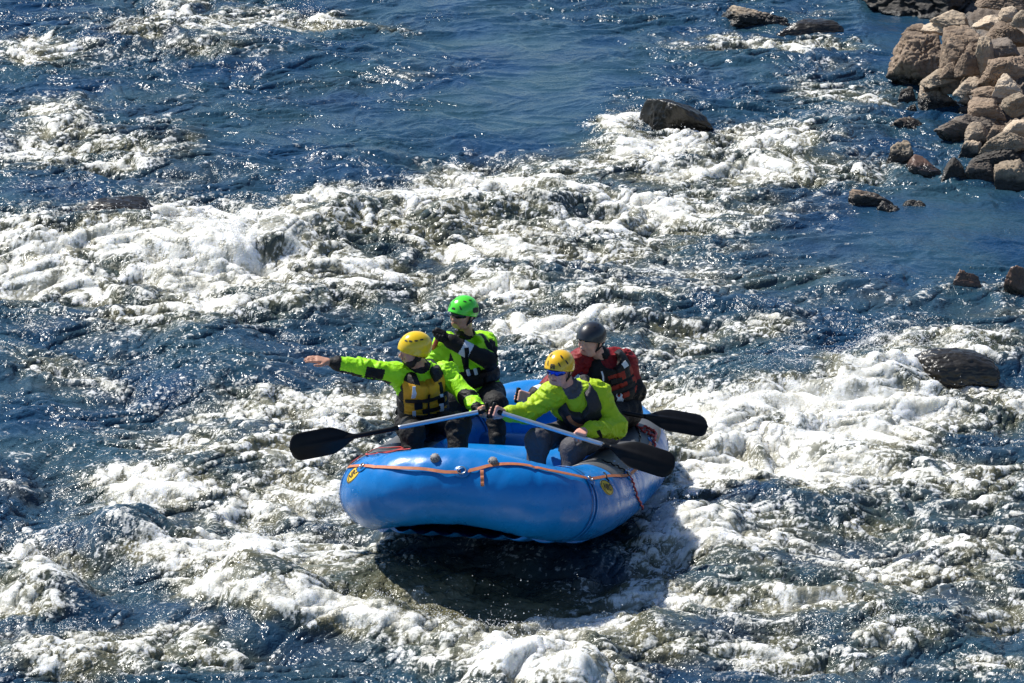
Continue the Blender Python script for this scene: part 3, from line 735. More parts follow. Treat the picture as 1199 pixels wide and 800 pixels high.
def relax(V, F, it=1, w=.5):
    for _ in range(it):
        A = np.zeros_like(V); c = np.zeros(len(V))
        for a, b in ((0, 1), (1, 2), (2, 3), (3, 0)):
            np.add.at(A, F[:, a], V[F[:, b]]); np.add.at(A, F[:, b], V[F[:, a]]); np.add.at(c, F[:, a], 1); np.add.at(c, F[:, b], 1)
        V = V*(1-w)+w*A/c[:, None]
    return V
def folds(V, F, amp, seed, sc=14):
    N = vnormals(V, F)
    w = V+.05*np.stack([fbm3(V*7+3, 2, seed), fbm3(V*7+9, 2, seed+1), fbm3(V*7+17, 2, seed+2)], -1)
    r = 1-np.abs(perlin3(w*np.array([sc*.8, sc*.8, sc*1.3]), seed+3))*2.2
    r2 = 1-np.abs(perlin3(w*sc*2.2, seed+4))*2
    mod = np.clip(.55+fbm3(V*5, 2, seed+5)*1.5, .1, 1.3)
    return V+N*((np.clip(r, -.3, 1)*.7+r2*.25-.35)*amp*mod)[:, None]
def rebase(root, kids, base):
    T = Matrix.Translation(-Vector(base)); done = set()
    for o in [root]+kids:
        if o.type == 'MESH' and o.data.name not in done: o.data.transform(T); done.add(o.data.name)
    root.location = Vector(base)

# ------------------------------------------------------------------ raft
def rubber(name, c, rough=.22, bump=.003, wear=True):
    t = NT(name); b = t.b; co = t.coord()
    c2 = tuple(v*.82 for v in c); base = t.ramp(t.noise(3, 4, .6, co), [(.3, c2), (.7, c)])
    if wear:
        sc = t.n('ShaderNodeMapping'); t.l(co, sc.inputs[0]); sc.inputs['Scale'].default_value = (1, 1, 3)
        m = t.math('MULTIPLY', t.math('SUBTRACT', t.noise(26, 8, .75, sc.outputs[0], dist=1.0), .60, True), 3.2, True)
        base = t.mix(t.math('MULTIPLY', m, .28), base, (.30, .42, .50))
    t.l(base, b.inputs['Base Color'])
    t.l(t.ramp(t.noise(9, 5, .6, co), [(.3, rough), (.75, rough+.18)]), b.inputs['Roughness'])
    b.inputs['Specular IOR Level'].default_value = .45
    nb = t.bump(t.noise(6, 3, .5, co), .012, .35); nb = t.bump(t.noise(40, 3, .6, co), bump*.5, .5, nb)
    t.l(nb, b.inputs['Normal']); return t.m
M_BLUE = rubber('raft_blue', (.002, .19, .56))
M_BLUE2 = rubber('raft_floor_blue', (.004, .19, .60))
M_PAD = rubber('raft_grey_pad', (.085, .088, .095), .45)
M_ORANGE = simple('orange_webbing', (.62, .20, .07), (.45, .13, .05), .6, 30, .001, 300)
M_REDROPE = simple('red_rope', (.60, .07, .06), (.42, .05, .05), .6, 60, .001, 400)
M_BLACKP = simple('black_plastic', (.006, .006, .007), (.003, .003, .0035), .38, 20, spec=.22)
M_STEEL = simple('steel', (.55, .56, .58), (.4, .41, .43), .28, 30, metal=1.0)
M_ALU = simple('aluminium', (.62, .65, .70), (.5, .53, .58), .33, 10, metal=.85)
M_CAPG = simple('valve_grey', (.30, .29, .28), (.14, .13, .13), .6, 90, .003, 120)
M_YEL = simple('logo_yellow', (.80, .52, .03), (.70, .44, .02), .45, 20)
M_INK = simple('logo_black', (.01, .01, .01), None, .5)

RW, RL, RR = RA['W']/2-RA['r'], RA['L']/2-RA['r'], RA['r']
NS = 480
_t = np.linspace(0, 2*np.pi, 4001)[:-1]; _n = 3.6
_cx = RW*np.sign(np.cos(_t))*np.abs(np.cos(_t))**(2/_n); _cy = RL*np.sign(np.sin(_t))*np.abs(np.sin(_t))**(2/_n)
_s = np.concatenate([[0], np.cumsum(np.hypot(np.diff(_cx), np.diff(_cy)))]); LOOP = _s[-1]+math.hypot(_cx[0]-_cx[-1], _cy[0]-_cy[-1])
def loop_c(s):
    s = np.mod(s, LOOP); x = np.interp(s, np.append(_s, LOOP), np.append(_cx, _cx[0])); y = np.interp(s, np.append(_s, LOOP), np.append(_cy, _cy[0]))
    e = np.clip((np.abs(y)/RL-.8)/.2, 0, 1)
    z = RA['kick']*np.clip(np.abs(y)/RL, 0, 1.1)**3+RA['bump']*e*np.cos(np.clip(x/RW, -1, 1)*np.pi/2)**2
    return np.stack([x, y, z], -1)
def loop_frame(s):
    T = loop_c(s+.01)-loop_c(s-.01); T /= np.linalg.norm(T, axis=-1, keepdims=True)
    S = np.cross(T, np.array([0, 0, 1.])); S /= np.linalg.norm(S, axis=-1, keepdims=True)
    return T, S, np.cross(S, T)
def tube_pt(s, ph, off=0.0):
    """ph 0 = outward, pi/2 = up"""
    s = np.asarray(s, float); ph = np.asarray(ph, float); T, S, U = loop_frame(s)
    # chamber seams pinch the tube slightly; facets of the gores at the bends
    seam = 0
    for k in SEAMS: seam = seam-.006*np.exp(-((np.mod(s-k+LOOP/2, LOOP)-LOOP/2)/.012)**2)
    r = RR+off+seam
    return loop_c(s)+r[..., None]*(np.cos(ph)[..., None]*S+np.sin(ph)[..., None]*U)
SEAMS = []
def s_at(x, y):
    ss = np.linspace(0, LOOP, 4000); c = loop_c(ss); return ss[((c[:, 0]-x)**2+(c[:, 1]-y)**2).argmin()]
SEAMS = [s_at(-RW, -RL*.78), s_at(-RW*.62, -RL), s_at(RW*.62, -RL), s_at(RW, -RL*.78), s_at(RW, RL*.78), s_at(RW*.6, RL), s_at(-RW*.6, RL), s_at(-RW, RL*.78)]
_gs, _gp = np.meshgrid(np.linspace(0, LOOP, 1600), np.linspace(-np.pi, np.pi, 240)); _gw = raft_w(tube_pt(_gs, _gp))
_gT, _gS, _gU = loop_frame(_gs); _gN = (np.cos(_gp)[..., None]*_gS+np.sin(_gp)[..., None]*_gU)@RM.T
_gq = np.stack(to_px(_gw[..., 0], _gw[..., 1], _gw[..., 2]), -1); _gf = ((CAM-_gw)*_gN).sum(-1) > 0
def on_tube(px, py, near=True, pmax=1.62):
    d = (_gq[..., 0]-px)**2+(_gq[..., 1]-py)**2+np.where(_gf, 0, 1e6)
    d = d+np.where((_gp > -1.7) & (_gp < pmax), 0, 1e6)
    if near: d = d+np.where(raft_l(_gw)[..., 1] > 0.9, 1e6, 0)
    i = np.unravel_index(d.argmin(), d.shape); return _gs[i], _gp[i]
def spline(pts, n):
    pts = np.asarray(pts, float); t = np.arange(len(pts)); u = np.linspace(0, len(pts)-1, n)
    out = []
    for c in range(pts.shape[1]):
        p = np.concatenate([[2*pts[0, c]-pts[1, c]], pts[:, c], [2*pts[-1, c]-pts[-2, c]]])
        i = np.clip(np.floor(u).astype(int), 0, len(pts)-2); f = u-i
        a, b, d, e = p[i], p[i+1], p[i+2], p[i+3]
        out.append(.5*((2*b)+(-a+d)*f+(2*a-5*b+4*d-e)*f*f+(-a+3*b-3*d+e)*f**3))
    return np.stack(out, -1)
def ribbon(mb, pts, nor, w, th=.003, m=0):
    pts = np.asarray(pts); T = np.gradient(pts, axis=0); T /= np.linalg.norm(T, axis=1)[:, None]+1e-9
    nor = np.asarray(nor); nor = nor/np.linalg.norm(nor, axis=1)[:, None]; B = np.cross(T, nor); B /= np.linalg.norm(B, axis=1)[:, None]+1e-9
    n = len(pts); V = np.concatenate([pts+B*w/2, pts-B*w/2, pts-B*w/2+nor*th, pts+B*w/2+nor*th])
    F = []
    for i in range(n-1):
        for a, b in ((0, 1), (1, 2), (2, 3), (3, 0)):
            F.append((a*n+i, b*n+i, b*n+i+1, a*n+i+1))
    F += [(0, 3*n, 2*n, n), (n-1, 2*n-1, 3*n-1, 4*n-1)]
    mb.add(V, F, m)

raft = bpy.data.objects.new('inflatable_raft', None); COL.objects.link(raft)
raft.matrix_world = Matrix([[*RM[0], RP[0]], [*RM[1], RP[1]], [*RM[2], RP[2]], [0, 0, 0, 1]])
tag(raft, 'bright blue inflatable river raft carrying four paddlers through the rapids', 'raft')
def build_raft():
    s, p = np.meshgrid(np.linspace(0, LOOP, NS, endpoint=False), np.linspace(-np.pi, np.pi, 48, endpoint=False), indexing='ij')
    V = tube_pt(s, p).reshape(-1, 3); idx = np.arange(NS*48).reshape(NS, 48); a = idx; b = np.roll(idx, -1, 0)
    F = np.stack([a, b, np.roll(b, -1, 1), np.roll(a, -1, 1)], -1).reshape(-1, 4)
    # pressure dimples and soft buckling keep the rubber from being a perfect sweep
    N = np.stack([np.cos(p)[..., None]*loop_frame(s)[1]+np.sin(p)[..., None]*loop_frame(s)[2]]).reshape(-1, 3)
    V = V+N*(fbm3(V*2.3, 3, 4)*.012+(np.clip(1-np.abs(perlin3(V*np.array([6, 6, 3]), 8))*3, 0, 1))[:]*-.004)[:, None]
    mesh_np('tube', V, F, M_BLUE, raft)
    # seam tapes
    for k in SEAMS:
        if abs(loop_c(np.array([k]))[0][0]) < RW*.8: continue
        for w in (-.02, .02):
            ph = np.linspace(-1.6, 3.4, 40); pts = tube_pt(np.full(40, k+w), ph, .0015)
            nn = pts-loop_c(np.array([k+w]))
            mb = MB(); ribbon(mb, pts, nn, .022, .0018); mb.build('seam_tape', M_BLUE, raft)
    # floor: lengthwise inflated ribs
    x = np.linspace(-RW-.05, RW+.05, 90); y = np.linspace(-RL, RL, 120); X, Y = np.meshgrid(x, y)
    kz = RA['kick']*np.clip(np.abs(Y)/RL, 0, 1)**3*.9
    Zt = -.13+kz+.03*np.abs(np.sin(X*math.pi/.16)); Zb = -.235+kz-.03*np.abs(np.sin(X*math.pi/.16))
    rl = (np.abs(X)/(RW+.05))**3.2+(np.abs(Y)/(RL+.02))**3.2; kk = np.where(rl > 1, rl**(-1/3.2), 1); X = X*kk; Y = Y*kk
    n = X.size; Vt = np.stack([X, Y, Zt], -1).reshape(-1, 3); Vb = np.stack([X, Y, Zb], -1).reshape(-1, 3)
    I = np.arange(n).reshape(X.shape); f = np.stack([I[:-1, :-1], I[:-1, 1:], I[1:, 1:], I[1:, :-1]], -1).reshape(-1, 4)
    mesh_np('floor', np.vstack([Vt, Vb]), np.vstack([f, f[:, ::-1]+n]), M_BLUE2, raft)
    # thwarts: fat cross tubes
    for yy, r in ((-.52, .16), (.42, .18), (1.12, .16)):
        mb = MB(); xs = np.linspace(-RW, RW, 30)
        zz = -.03+.012*np.sin(np.linspace(0, math.pi, 30))
        mb.tube(np.stack([xs, np.full(30, yy), zz], -1), r, 28)
        mb.build('thwart', M_BLUE, raft)
    # grey chafe pads on the side tubes
    for sx, y0, y1, p0, p1 in ((-1, -.80, 1.2, .75, 2.3), (1, -.80, 1.2, .75, 2.3)):
        ys = np.linspace(y0, y1, 60); ph = np.linspace(p0, p1, 20)
        ss = np.array([s_at(sx*RW, v) for v in ys]); S, Ph = np.meshgrid(ss, ph, indexing='ij')
        V1 = tube_pt(S, Ph, .004).reshape(-1, 3); V0 = tube_pt(S, Ph, -.01).reshape(-1, 3); I = np.arange(S.size).reshape(S.shape)
        f = np.stack([I[:-1, :-1], I[1:, :-1], I[1:, 1:], I[:-1, 1:]], -1).reshape(-1, 4); n = S.size
        if sx < 0: pass
        rim = np.concatenate([I[0, :], I[1:, -1], I[-1, -2::-1], I[-2:0:-1, 0]]); rr = np.roll(rim, -1)
        side = np.stack([rim, rr, rr+n, rim+n], -1)
        mesh_np('chafe_pad', np.vstack([V1, V0]), np.vstack([f, side]), M_PAD, raft)
    # air valves
    for q in ((510, 537), (577, 541)):
        s0, p0 = on_tube(*q, pmax=2.2); c = tube_pt(np.array([s0]), np.array([p0]), 0.0)[0]; nn = nrm(c-loop_c(np.array([s0]))[0])
        mb = MB(); mb.tube([c-nn*.01, c+nn*.006, c+nn*.008], [.034, .034, .030], 24)
        o = mb.build('valve', M_CAPG, raft)
        mb = MB(); ths = np.linspace(0, 2*np.pi, 61)[:-1]
        mb.tube([c+nn*.004, c+nn*.022, c+nn*.027, c+nn*.029], [.026, .026, .022, .010], 18)
        for a in range(9):
            u = nrm(np.cross(nn, [1, 0, 0])); v = np.cross(nn, u); e = c+(u*math.cos(a*.698)+v*math.sin(a*.698))*.026
            mb.tube([e+nn*.002, e+nn*.022], [.006, .005], 8)
        mb.build('valve_cap', M_CAPG, o)
    # orange webbing along the near end, over steel rings
    def webbing(path, w, name, mat, n=120, off=.004):
        sp = np.array([on_tube(*q, pmax=1.62 if mat is M_ORANGE else 2.4) for q in path]); sp[:, 0] = np.unwrap(sp[:, 0], period=LOOP); sp[:, 1] = np.unwrap(sp[:, 1])
        sp = spline(sp, n); pts = tube_pt(sp[:, 0], sp[:, 1], off); nn = pts-loop_c(sp[:, 0])
        pts = pts+nn/np.linalg.norm(nn, axis=1)[:, None]*(.004*np.abs(np.sin(np.linspace(0, 9, n))))[:, None]
        mb = MB(); ribbon(mb, pts, nn, w, .0035); return mb.build(name, mat, raft, smooth=False)
    webbing([(408, 547), (422, 546), (445, 547), (470, 549), (497, 550), (520, 553), (540, 553)], .022, 'strap', M_ORANGE)
    webbing([(545, 553), (560, 550), (575, 546), (590, 544), (615, 546), (645, 552), (670, 557), (690, 561)], .024, 'strap', M_ORANGE)
    webbing([(690, 561), (712, 558), (735, 556), (746, 547), (754, 533), (762, 519)], .022, 'strap', M_ORANGE)
    webbing([(564, 551), (565, 560), (565, 570)], .022, 'strap_tail', M_ORANGE, 12, .007)
    webbing([(409, 546), (420, 538), (436, 529), (452, 526), (470, 527), (481, 527)], .016, 'rope', M_REDROPE, 60, .006)
    webbing([(411, 544), (430, 533), (442, 533), (455, 533)], .013, 'rope', M_REDROPE, 40, .008)
    def cord(path, r, name, mat, off=.01, n=60, wig=.004):
        sp = np.array([on_tube(*q) for q in path]); sp[:, 0] = np.unwrap(sp[:, 0], period=LOOP); sp = spline(sp, n)
        pts = tube_pt(sp[:, 0], sp[:, 1], off); pts += np.stack([np.sin(np.arange(n)*.9), np.cos(np.arange(n)*.7), np.sin(np.arange(n)*.5)], -1)*wig
        mb = MB(); mb.tube(pts, r, 8); return mb.build(name, mat, raft)
    cord([(735, 556), (741, 570), (746, 585), (754, 598)], .007, 'rope', M_REDROPE, .012)
    cord([(704, 541), (716, 545), (728, 551), (735, 557)], .005, 'rope', M_BLACKP, .012)
    cord([(764, 518), (767, 508), (764, 498), (757, 490)], .009, 'rope', M_REDROPE, .014)
    cord([(744, 500), (752, 506), (762, 512), (764, 522)], .008, 'rope', M_REDROPE, .016, wig=.010)
    cord([(736, 489), (744, 500), (749, 512), (747, 524)], .005, 'rope', M_BLACKP, .012)
    cord([(706, 555), (709, 560), (711, 564)], .006, 'rope', M_BLACKP, .010, 10)
    # steel D-rings with their patches
    for q, rr in (((541, 553), .028), ((735, 556), .02), ((425, 547), .02), ((690, 562), .02), ((764, 518), .02)):
        s0, p0 = on_tube(*q); c = tube_pt(np.array([s0]), np.array([p0]), .004)[0]; nn = nrm(c-loop_c(np.array([s0]))[0]); T = loop_frame(np.array([s0]))[0][0]; B = np.cross(nn, T)
        mb = MB(); th = np.linspace(0, 2*np.pi, 40)
        ring = np.array([[math.cos(a)*.055, math.sin(a)*.045] for a in th[:-1]])
        V = [c+T*a+B*b+nn*0.001 for a, b in ring]+[c+T*a*.97+B*b*.97+nn*.004 for a, b in ring]+[c+nn*.0045]; m = 39
        mb.add(V, [(i, (i+1) % m, m+(i+1) % m, m+i) for i in range(m)]+[(m+i, m+(i+1) % m, 2*m) for i in range(m)])
        pa = mb.build('ring_patch', M_BLUE, raft)
        mb = MB(); mb.tube([c+nn*.012+T*math.cos(a)*rr+B*(math.sin(a)*rr*.9+.004) for a in th[:-1]], .0045, 8, closed=True)
        mb.build('ring', M_STEEL, pa)
    # yellow oval badge with black letters, twice
    def badge(px, py, w, h, tilt):
        s0, p0 = on_tube(px, py)
        eps = .02
        a = tube_pt(np.array([s0-eps, s0+eps, s0, s0]), np.array([p0, p0, p0-.08, p0+.08])); A = raft_w(a); q = np.stack(to_px(A[:, 0], A[:, 1], A[:, 2]), -1)
        es = (q[1]-q[0])/(2*eps); ep = (q[3]-q[2])/(.16*RR)
        Jm = np.stack([es, ep], 1); want = np.array([math.cos(tilt), math.sin(tilt)]); wv = nrm(np.linalg.solve(Jm, want)); perp = np.array([-wv[1], wv[0]])
        if (Jm@perp)[1] > 0: perp = -perp
        def mp(u, v, off):           # u right, v up (metres, on the rubber)
            uu = u*wv[0]+v*perp[0]; vv = u*wv[1]+v*perp[1]
            return tube_pt(np.asarray(s0+uu), np.asarray(p0+vv/RR), off)
        mb = MB(); m = 48; V = [mp(np.array(0.), np.array(0.), .004)]; F = []
        for k in range(1, 5):
            for i in range(m): V.append(mp(np.array(w/2*k/4*math.cos(i*2*math.pi/m)), np.array(h/2*k/4*math.sin(i*2*math.pi/m)), .004))
        for i in range(m): F.append((0, 1+i, 1+(i+1) % m))
        for k in range(3):
            for i in range(m): a0 = 1+k*m+i; a1 = 1+k*m+(i+1) % m; F.append((a0, a0+m, a1+m, a1))
        for i in range(m): V.append(mp(np.array(w/2*math.cos(i*2*math.pi/m)), np.array(h/2*math.sin(i*2*math.pi/m)), -.002))
        for i in range(m): a0 = 1+3*m+i; a1 = 1+3*m+(i+1) % m; F.append((a0, a0+m, a1+m, a1))
        mb.add(V, F); bo = mb.build('badge', M_YEL, raft)
        # black rim line
        mb = MB(); th = np.linspace(0, 2*np.pi, 61)[:-1]
        mb.tube([mp(np.array(w*.46*math.cos(x)), np.array(h*.46*math.sin(x)), .0042) for x in th], .0022, 6, closed=True)
        mb.build('badge_rim', M_INK, bo)
        c = bpy.data.curves.new('txt', 'FONT'); c.body = 'NRS'; c.size = 1; c.offset = .022; c.shear = .25; c.resolution_u = 3
        to = bpy.data.objects.new('txt', c); COL.objects.link(to); bpy.context.view_layer.update()
        me = bpy.data.meshes.new_from_object(to); bpy.data.objects.remove(to)
        import bmesh
        bm = bmesh.new(); bm.from_mesh(me); bmesh.ops.triangulate(bm, faces=bm.faces[:]); bmesh.ops.subdivide_edges(bm, edges=[e for e in bm.edges if e.calc_length() > .12], cuts=3, use_grid_fill=False)
        bmesh.ops.triangulate(bm, faces=bm.faces[:])
        P0 = np.array([v.co[:2] for v in bm.verts]); F = [[v.index for v in f.verts] for f in bm.faces]; bm.free()
        lo, hi = P0.min(0), P0.max(0); U = (P0-(lo+hi)/2)/(hi-lo)*np.array([w*.70, h*.46])
        mb = MB(); mb.add([mp(np.array(u), np.array(v), .0062) for u, v in U], F); mb.build('badge_lettering', M_INK, bo, smooth=False)
    badge(711, 571, .172, .112, .18)
    badge(414, 555, .16, .11, -.75)
build_raft()
# ------------------------------------------------------------------ people
def cloth(name, c, c2=None, rough=.62, bump=.004):
    t = NT(name); b = t.b; co = t.coord()
    c2 = c2 or tuple(v*.8 for v in c)
    t.l(t.ramp(t.noise(9, 5, .6, co), [(.3, c2), (.68, c)]), b.inputs['Base Color']); b.inputs['Roughness'].default_value = rough
    nb = t.bump(t.noise(22, 4, .6, co, dist=1.5), bump*2.2, .7); nb = t.bump(t.noise(220, 3, .6, co), bump*.25, .5, nb)
    t.l(nb, b.inputs['Normal']); b.inputs['Sheen Weight'].default_value = .0; b.inputs['Specular IOR Level'].default_value = .3; return t.m
M_NEON = cloth('neon_yellow_green', (.40, .86, .015), (.34, .78, .01), .5)
M_LIME = cloth('lime_cloth', (.46, .64, .018), (.38, .55, .012), .55)
M_RED = cloth('red_cloth', (.26, .008, .010), (.18, .005, .007), .55)
M_BLK = cloth('black_cloth', (.008, .0075, .008), (.004, .004, .004), .6)
M_TRB = cloth('black_brown_trouser', (.014, .0125, .012), (.007, .0065, .0065), .65, .006)
M_TRG = cloth('grey_trouser', (.085, .080, .090), (.055, .052, .060), .65, .006)
M_MUST = cloth('mustard_vest', (.66, .34, .018), (.54, .26, .012), .6)
M_VRED = cloth('red_vest', (.36, .030, .012), (.26, .02, .01), .6)
M_VGRY = cloth('dark_grey_vest', (.040, .036, .042), (.022, .02, .024), .55)
M_REFL = simple('reflective_tape', (.72, .76, .82), (.6, .64, .70), .35, 40, .001, 200)
M_NEOP = cloth('grey_collar', (.10, .10, .12), (.06, .06, .07), .6)
def skin(name, c, beard=None):
    t = NT(name); b = t.b; co = t.coord()
    t.l(t.ramp(t.noise(30, 4, .6, co), [(.3, tuple(v*.82 for v in c)), (.7, c)]), b.inputs['Base Color'])
    b.inputs['Roughness'].default_value = .5; b.inputs['Subsurface Weight'].default_value = .08; b.inputs['Subsurface Scale'].default_value = .01
    t.l(t.bump(t.noise(160, 3), .001), b.inputs['Normal']); return t.m
M_SK1 = skin('skin_fair', (.74, .40, .30)); M_SK2 = skin('skin_tan', (.56, .29, .19)); M_SK3 = skin('skin_ruddy', (.74, .36, .27))
M_HAIR = cloth('dark_hair', (.030, .020, .014), (.015, .010, .008), .7, .006); M_HAIRG = cloth('grey_brown_hair', (.10, .075, .055), (.06, .045, .035), .7, .006)
M_LIP = simple('lips', (.42, .16, .13), None, .45)
M_EYE = simple('eye_white', (.75, .74, .72), None, .25); M_IRIS = simple('iris', (.02, .015, .01), None, .2)
def gloss(name, c, rough=.22, metal=0.): 
    m = simple(name, c, tuple(v*.93 for v in c), rough, 8, metal=metal, coat=.3); return m
M_HYEL = gloss('helmet_yellow', (.86, .56, .012)); M_HYEL2 = gloss('helmet_amber', (.86, .50, .015)); M_HGRN = gloss('helmet_green', (.10, .72, .04)); M_HDRK = gloss('helmet_charcoal', (.018, .018, .022), .38)
M_VENT = simple('helmet_vent', (.02, .018, .012), None, .6); M_LENSB = simple('lens_black', (.008, .008, .01), None, .06); M_LENSU = simple('lens_blue', (.02, .10, .75), (.01, .05, .5), .08, 20, metal=.7)

def frame_from(front, up):
    u = nrm(up); f = np.asarray(front, float); f = nrm(f-u*(f@u)); r = np.cross(f, u)      # r = figure's own right
    return np.stack([r, f, u], 1)      # columns: right, front, up
def head_prims(c, M, jaw=1.0):
    """c = centre of the skull, M = columns right/front/up"""
    def L(r, f, u): return c+M@np.array([r, f, u])
    q = [ell(L(0, -.008, .030), (.074, .092, .088), M, .03),            # skull
         ell(L(0, .022, -.030), (.062, .070, .080), M, .03),            # face mass
         cap(L(-.026, .040, -.082), L(.026, .040, -.082), .026*jaw, .026*jaw, .03),   # chin
         cap(L(-.052, -.005, -.055), L(-.030, .048, -.078), .024, .022, .03), cap(L(.052, -.005, -.055), L(.030, .048, -.078), .024, .022, .03),
         cap(L(-.030, .078, .006), L(.030, .078, .006), .016, .016, .016),      # brow
         cap(L(0, .088, .000), L(0, .108, -.030), .009, .014, .010),    # nose
         ell(L(-.012, .098, -.034), (.009, .010, .008), M, .006), ell(L(.012, .098, -.034), (.009, .010, .008), M, .006),
         cap(L(-.036, .068, -.030), L(-.044, .052, -.020), .020, .020, .02), cap(L(.036, .068, -.030), L(.044, .052, -.020), .020, .020, .02),
         cap(L(-.018, .086, -.052), L(.018, .086, -.052), .008, .008, .008), cap(L(-.015, .083, -.062), L(.015, .083, -.062), .0085, .0085, .008),  # lips
         ell(L(-.078, -.004, -.012), (.010, .020, .032), M, .008), ell(L(.078, -.004, -.012), (.010, .020, .032), M, .008)]
    return q, L
def hand_prims(wr, d, n, a, curl, side, lab=0, thumb='wrap', sc=1.0):
    """wr wrist, d towards fingers, n palm normal, a knuckle axis (towards the little finger), side unused; returns prims"""
    d, n, a = nrm(d), nrm(n), nrm(a); q = []
    k0 = wr+d*.082*sc
    for o in (-.030, -.010, .010, .030):
        q.append(cap(wr+a*o*.6*sc+d*.012, k0+a*o*sc, .016*sc, .013*sc, .014, lab))
    seg = [(.043, .026, .021), (.047, .030, .022), (.044, .027, .021), (.034, .021, .018)]
    for (o, s, cu) in zip((-.031, -.0105, .0105, .030), seg, (0, 1, 2, 3)):
        p = k0+a*o*sc; ang = 0
        for j, (ln, c_) in enumerate(zip(s, curl)):
            ang += c_*(1+.04*cu); v = d*math.cos(ang)+n*math.sin(ang); e = p+v*ln*sc
            q.append(cap(p, e, (.0098-.0008*j)*sc, (.0090-.0008*j)*sc, .004, lab)); p = e
    tb = wr+d*.025*sc-a*.026*sc; 
    if thumb == 'wrap':
        t1 = tb+nrm(d*.6-a*.55+n*.7)*.042*sc; t2 = t1+nrm(d*.35+a*.35+n*.9)*.032*sc; t3 = t2+nrm(a*.8+n*.3+d*.1)*.024*sc
    else:
        t1 = tb+nrm(d*.75-a*.75+n*.1)*.045*sc; t2 = t1+nrm(d*.9-a*.45)*.032*sc; t3 = t2+nrm(d-a*.2)*.024*sc
    q += [cap(wr+d*.015-a*.01*sc, tb+(t1-tb)*.3, .017*sc, .014*sc, .012, lab), cap(tb, t1, .0135*sc, .011*sc, .008, lab), cap(t1, t2, .0108*sc, .0098*sc, .004, lab), cap(t2, t3, .0096*sc, .0082*sc, .004, lab)]
    return q
GRIP = (1.25, 1.35, .95)
def grip_hand(pt, axis, elbow, side, prefer=(0, .55, -.8), up_fix=None):
    """hand closed round a bar through pt; returns (wrist, prims)"""
    a = nrm(axis)
    d = nrm(pt-elbow); d = nrm(d-a*(d@a)*.85)
    d = nrm(d-a*(d@a)); n = np.cross(d, a)
    if n@np.asarray(prefer) < 0: n = -n
    wr = pt-d*.088-n*.026
    aa = a if side > 0 else -a
    return wr, hand_prims(wr, d, n, aa, GRIP, side)

def helmet(nm, c, M, mat, parent, r=(.098, .122, .108), brow=.018, side=-.028, nape=-.055, visor=0.0, ears=False):
    n1, n2 = 72, 26; V = []; rows = []
    def rim(az):       # az 0 front, pi back; rim height over the skull centre
        f = math.cos(az)
        return brow*max(f, 0)**1.2+nape*max(-f, 0)**1.0+side*(1-abs(f))**.8
    def shell(off):
        out = []
        for j in range(n2+1):
            for i in range(n1):
                az = i*2*math.pi/n1; zr = rim(az)-.012*off/.01*0
                el1 = math.asin(max(-.95, min(.95, (zr-.018)/r[2]))); el = math.pi/2+(el1-math.pi/2)*j/n2
                rr = np.array(r)+off
                # a crisp crown ridge and brim flare
                fl = 1+.018*math.exp(-((j-n2)/2.0)**2)+(.06*visor*max(math.cos(az), 0)**3*math.exp(-((j-n2)/3.0)**2))
                rib = 1+.010*math.cos(az*2)*math.cos(el)**2
                out.append((math.sin(az)*math.cos(el)*rr[0]*fl*rib, math.cos(az)*math.cos(el)*rr[1]*fl*rib-.008, math.sin(el)*rr[2]+.018))
        return out
    A = shell(0.0); B = shell(-.011); mb = MB(); n = (n2+1)*n1; F = []
    for j in range(n2):
        for i in range(n1):
            k = (i+1) % n1; F.append((j*n1+i, (j+1)*n1+i, (j+1)*n1+k, j*n1+k)); F.append((n+j*n1+i, n+j*n1+k, n+(j+1)*n1+k, n+(j+1)*n1+i))
    for i in range(n1): k = (i+1) % n1; j = n2*n1; F.append((j+i, n+j+i, n+j+k, j+k))
    W = np.array(A+B)@M.T+c; mb.add(W, F); o = mb.build(nm, mat, parent)
    def at(az, el, off=.0015):
        p = np.array([math.sin(az)*math.cos(el)*(r[0]+off), math.cos(az)*math.cos(el)*(r[1]+off)-.008, math.sin(el)*(r[2]+off)+.018]); return c+M@p
    return o, at
def vent(at, az, el, ln, wd, parent, ang=0.0, mat=None, name='vent'):
    mb = MB(); m = 16; V = [at(az, el, .0025)]
    for i in range(m):
        t = i*2*math.pi/m; x = math.copysign(abs(math.cos(t))**.6, math.cos(t))*ln/2; y = math.copysign(abs(math.sin(t))**.6, math.sin(t))*wd/2
        u = x*math.cos(ang)-y*math.sin(ang); v = x*math.sin(ang)+y*math.cos(ang)
        V.append(at(az+u/.1/max(math.cos(el), .3), el+v/.11, .0025))
    for i in range(m):
        V.append(at(az, el, -.004)*.0+V[i+1]-(V[0]-at(az, el, -.006)))
    F = [(0, 1+i, 1+(i+1) % m) for i in range(m)]+[(1+i, 1+m+i, 1+m+(i+1) % m, 1+(i+1) % m) for i in range(m)]
    mb.add(V, F); return mb.build(name, mat or M_VENT, parent, smooth=False)

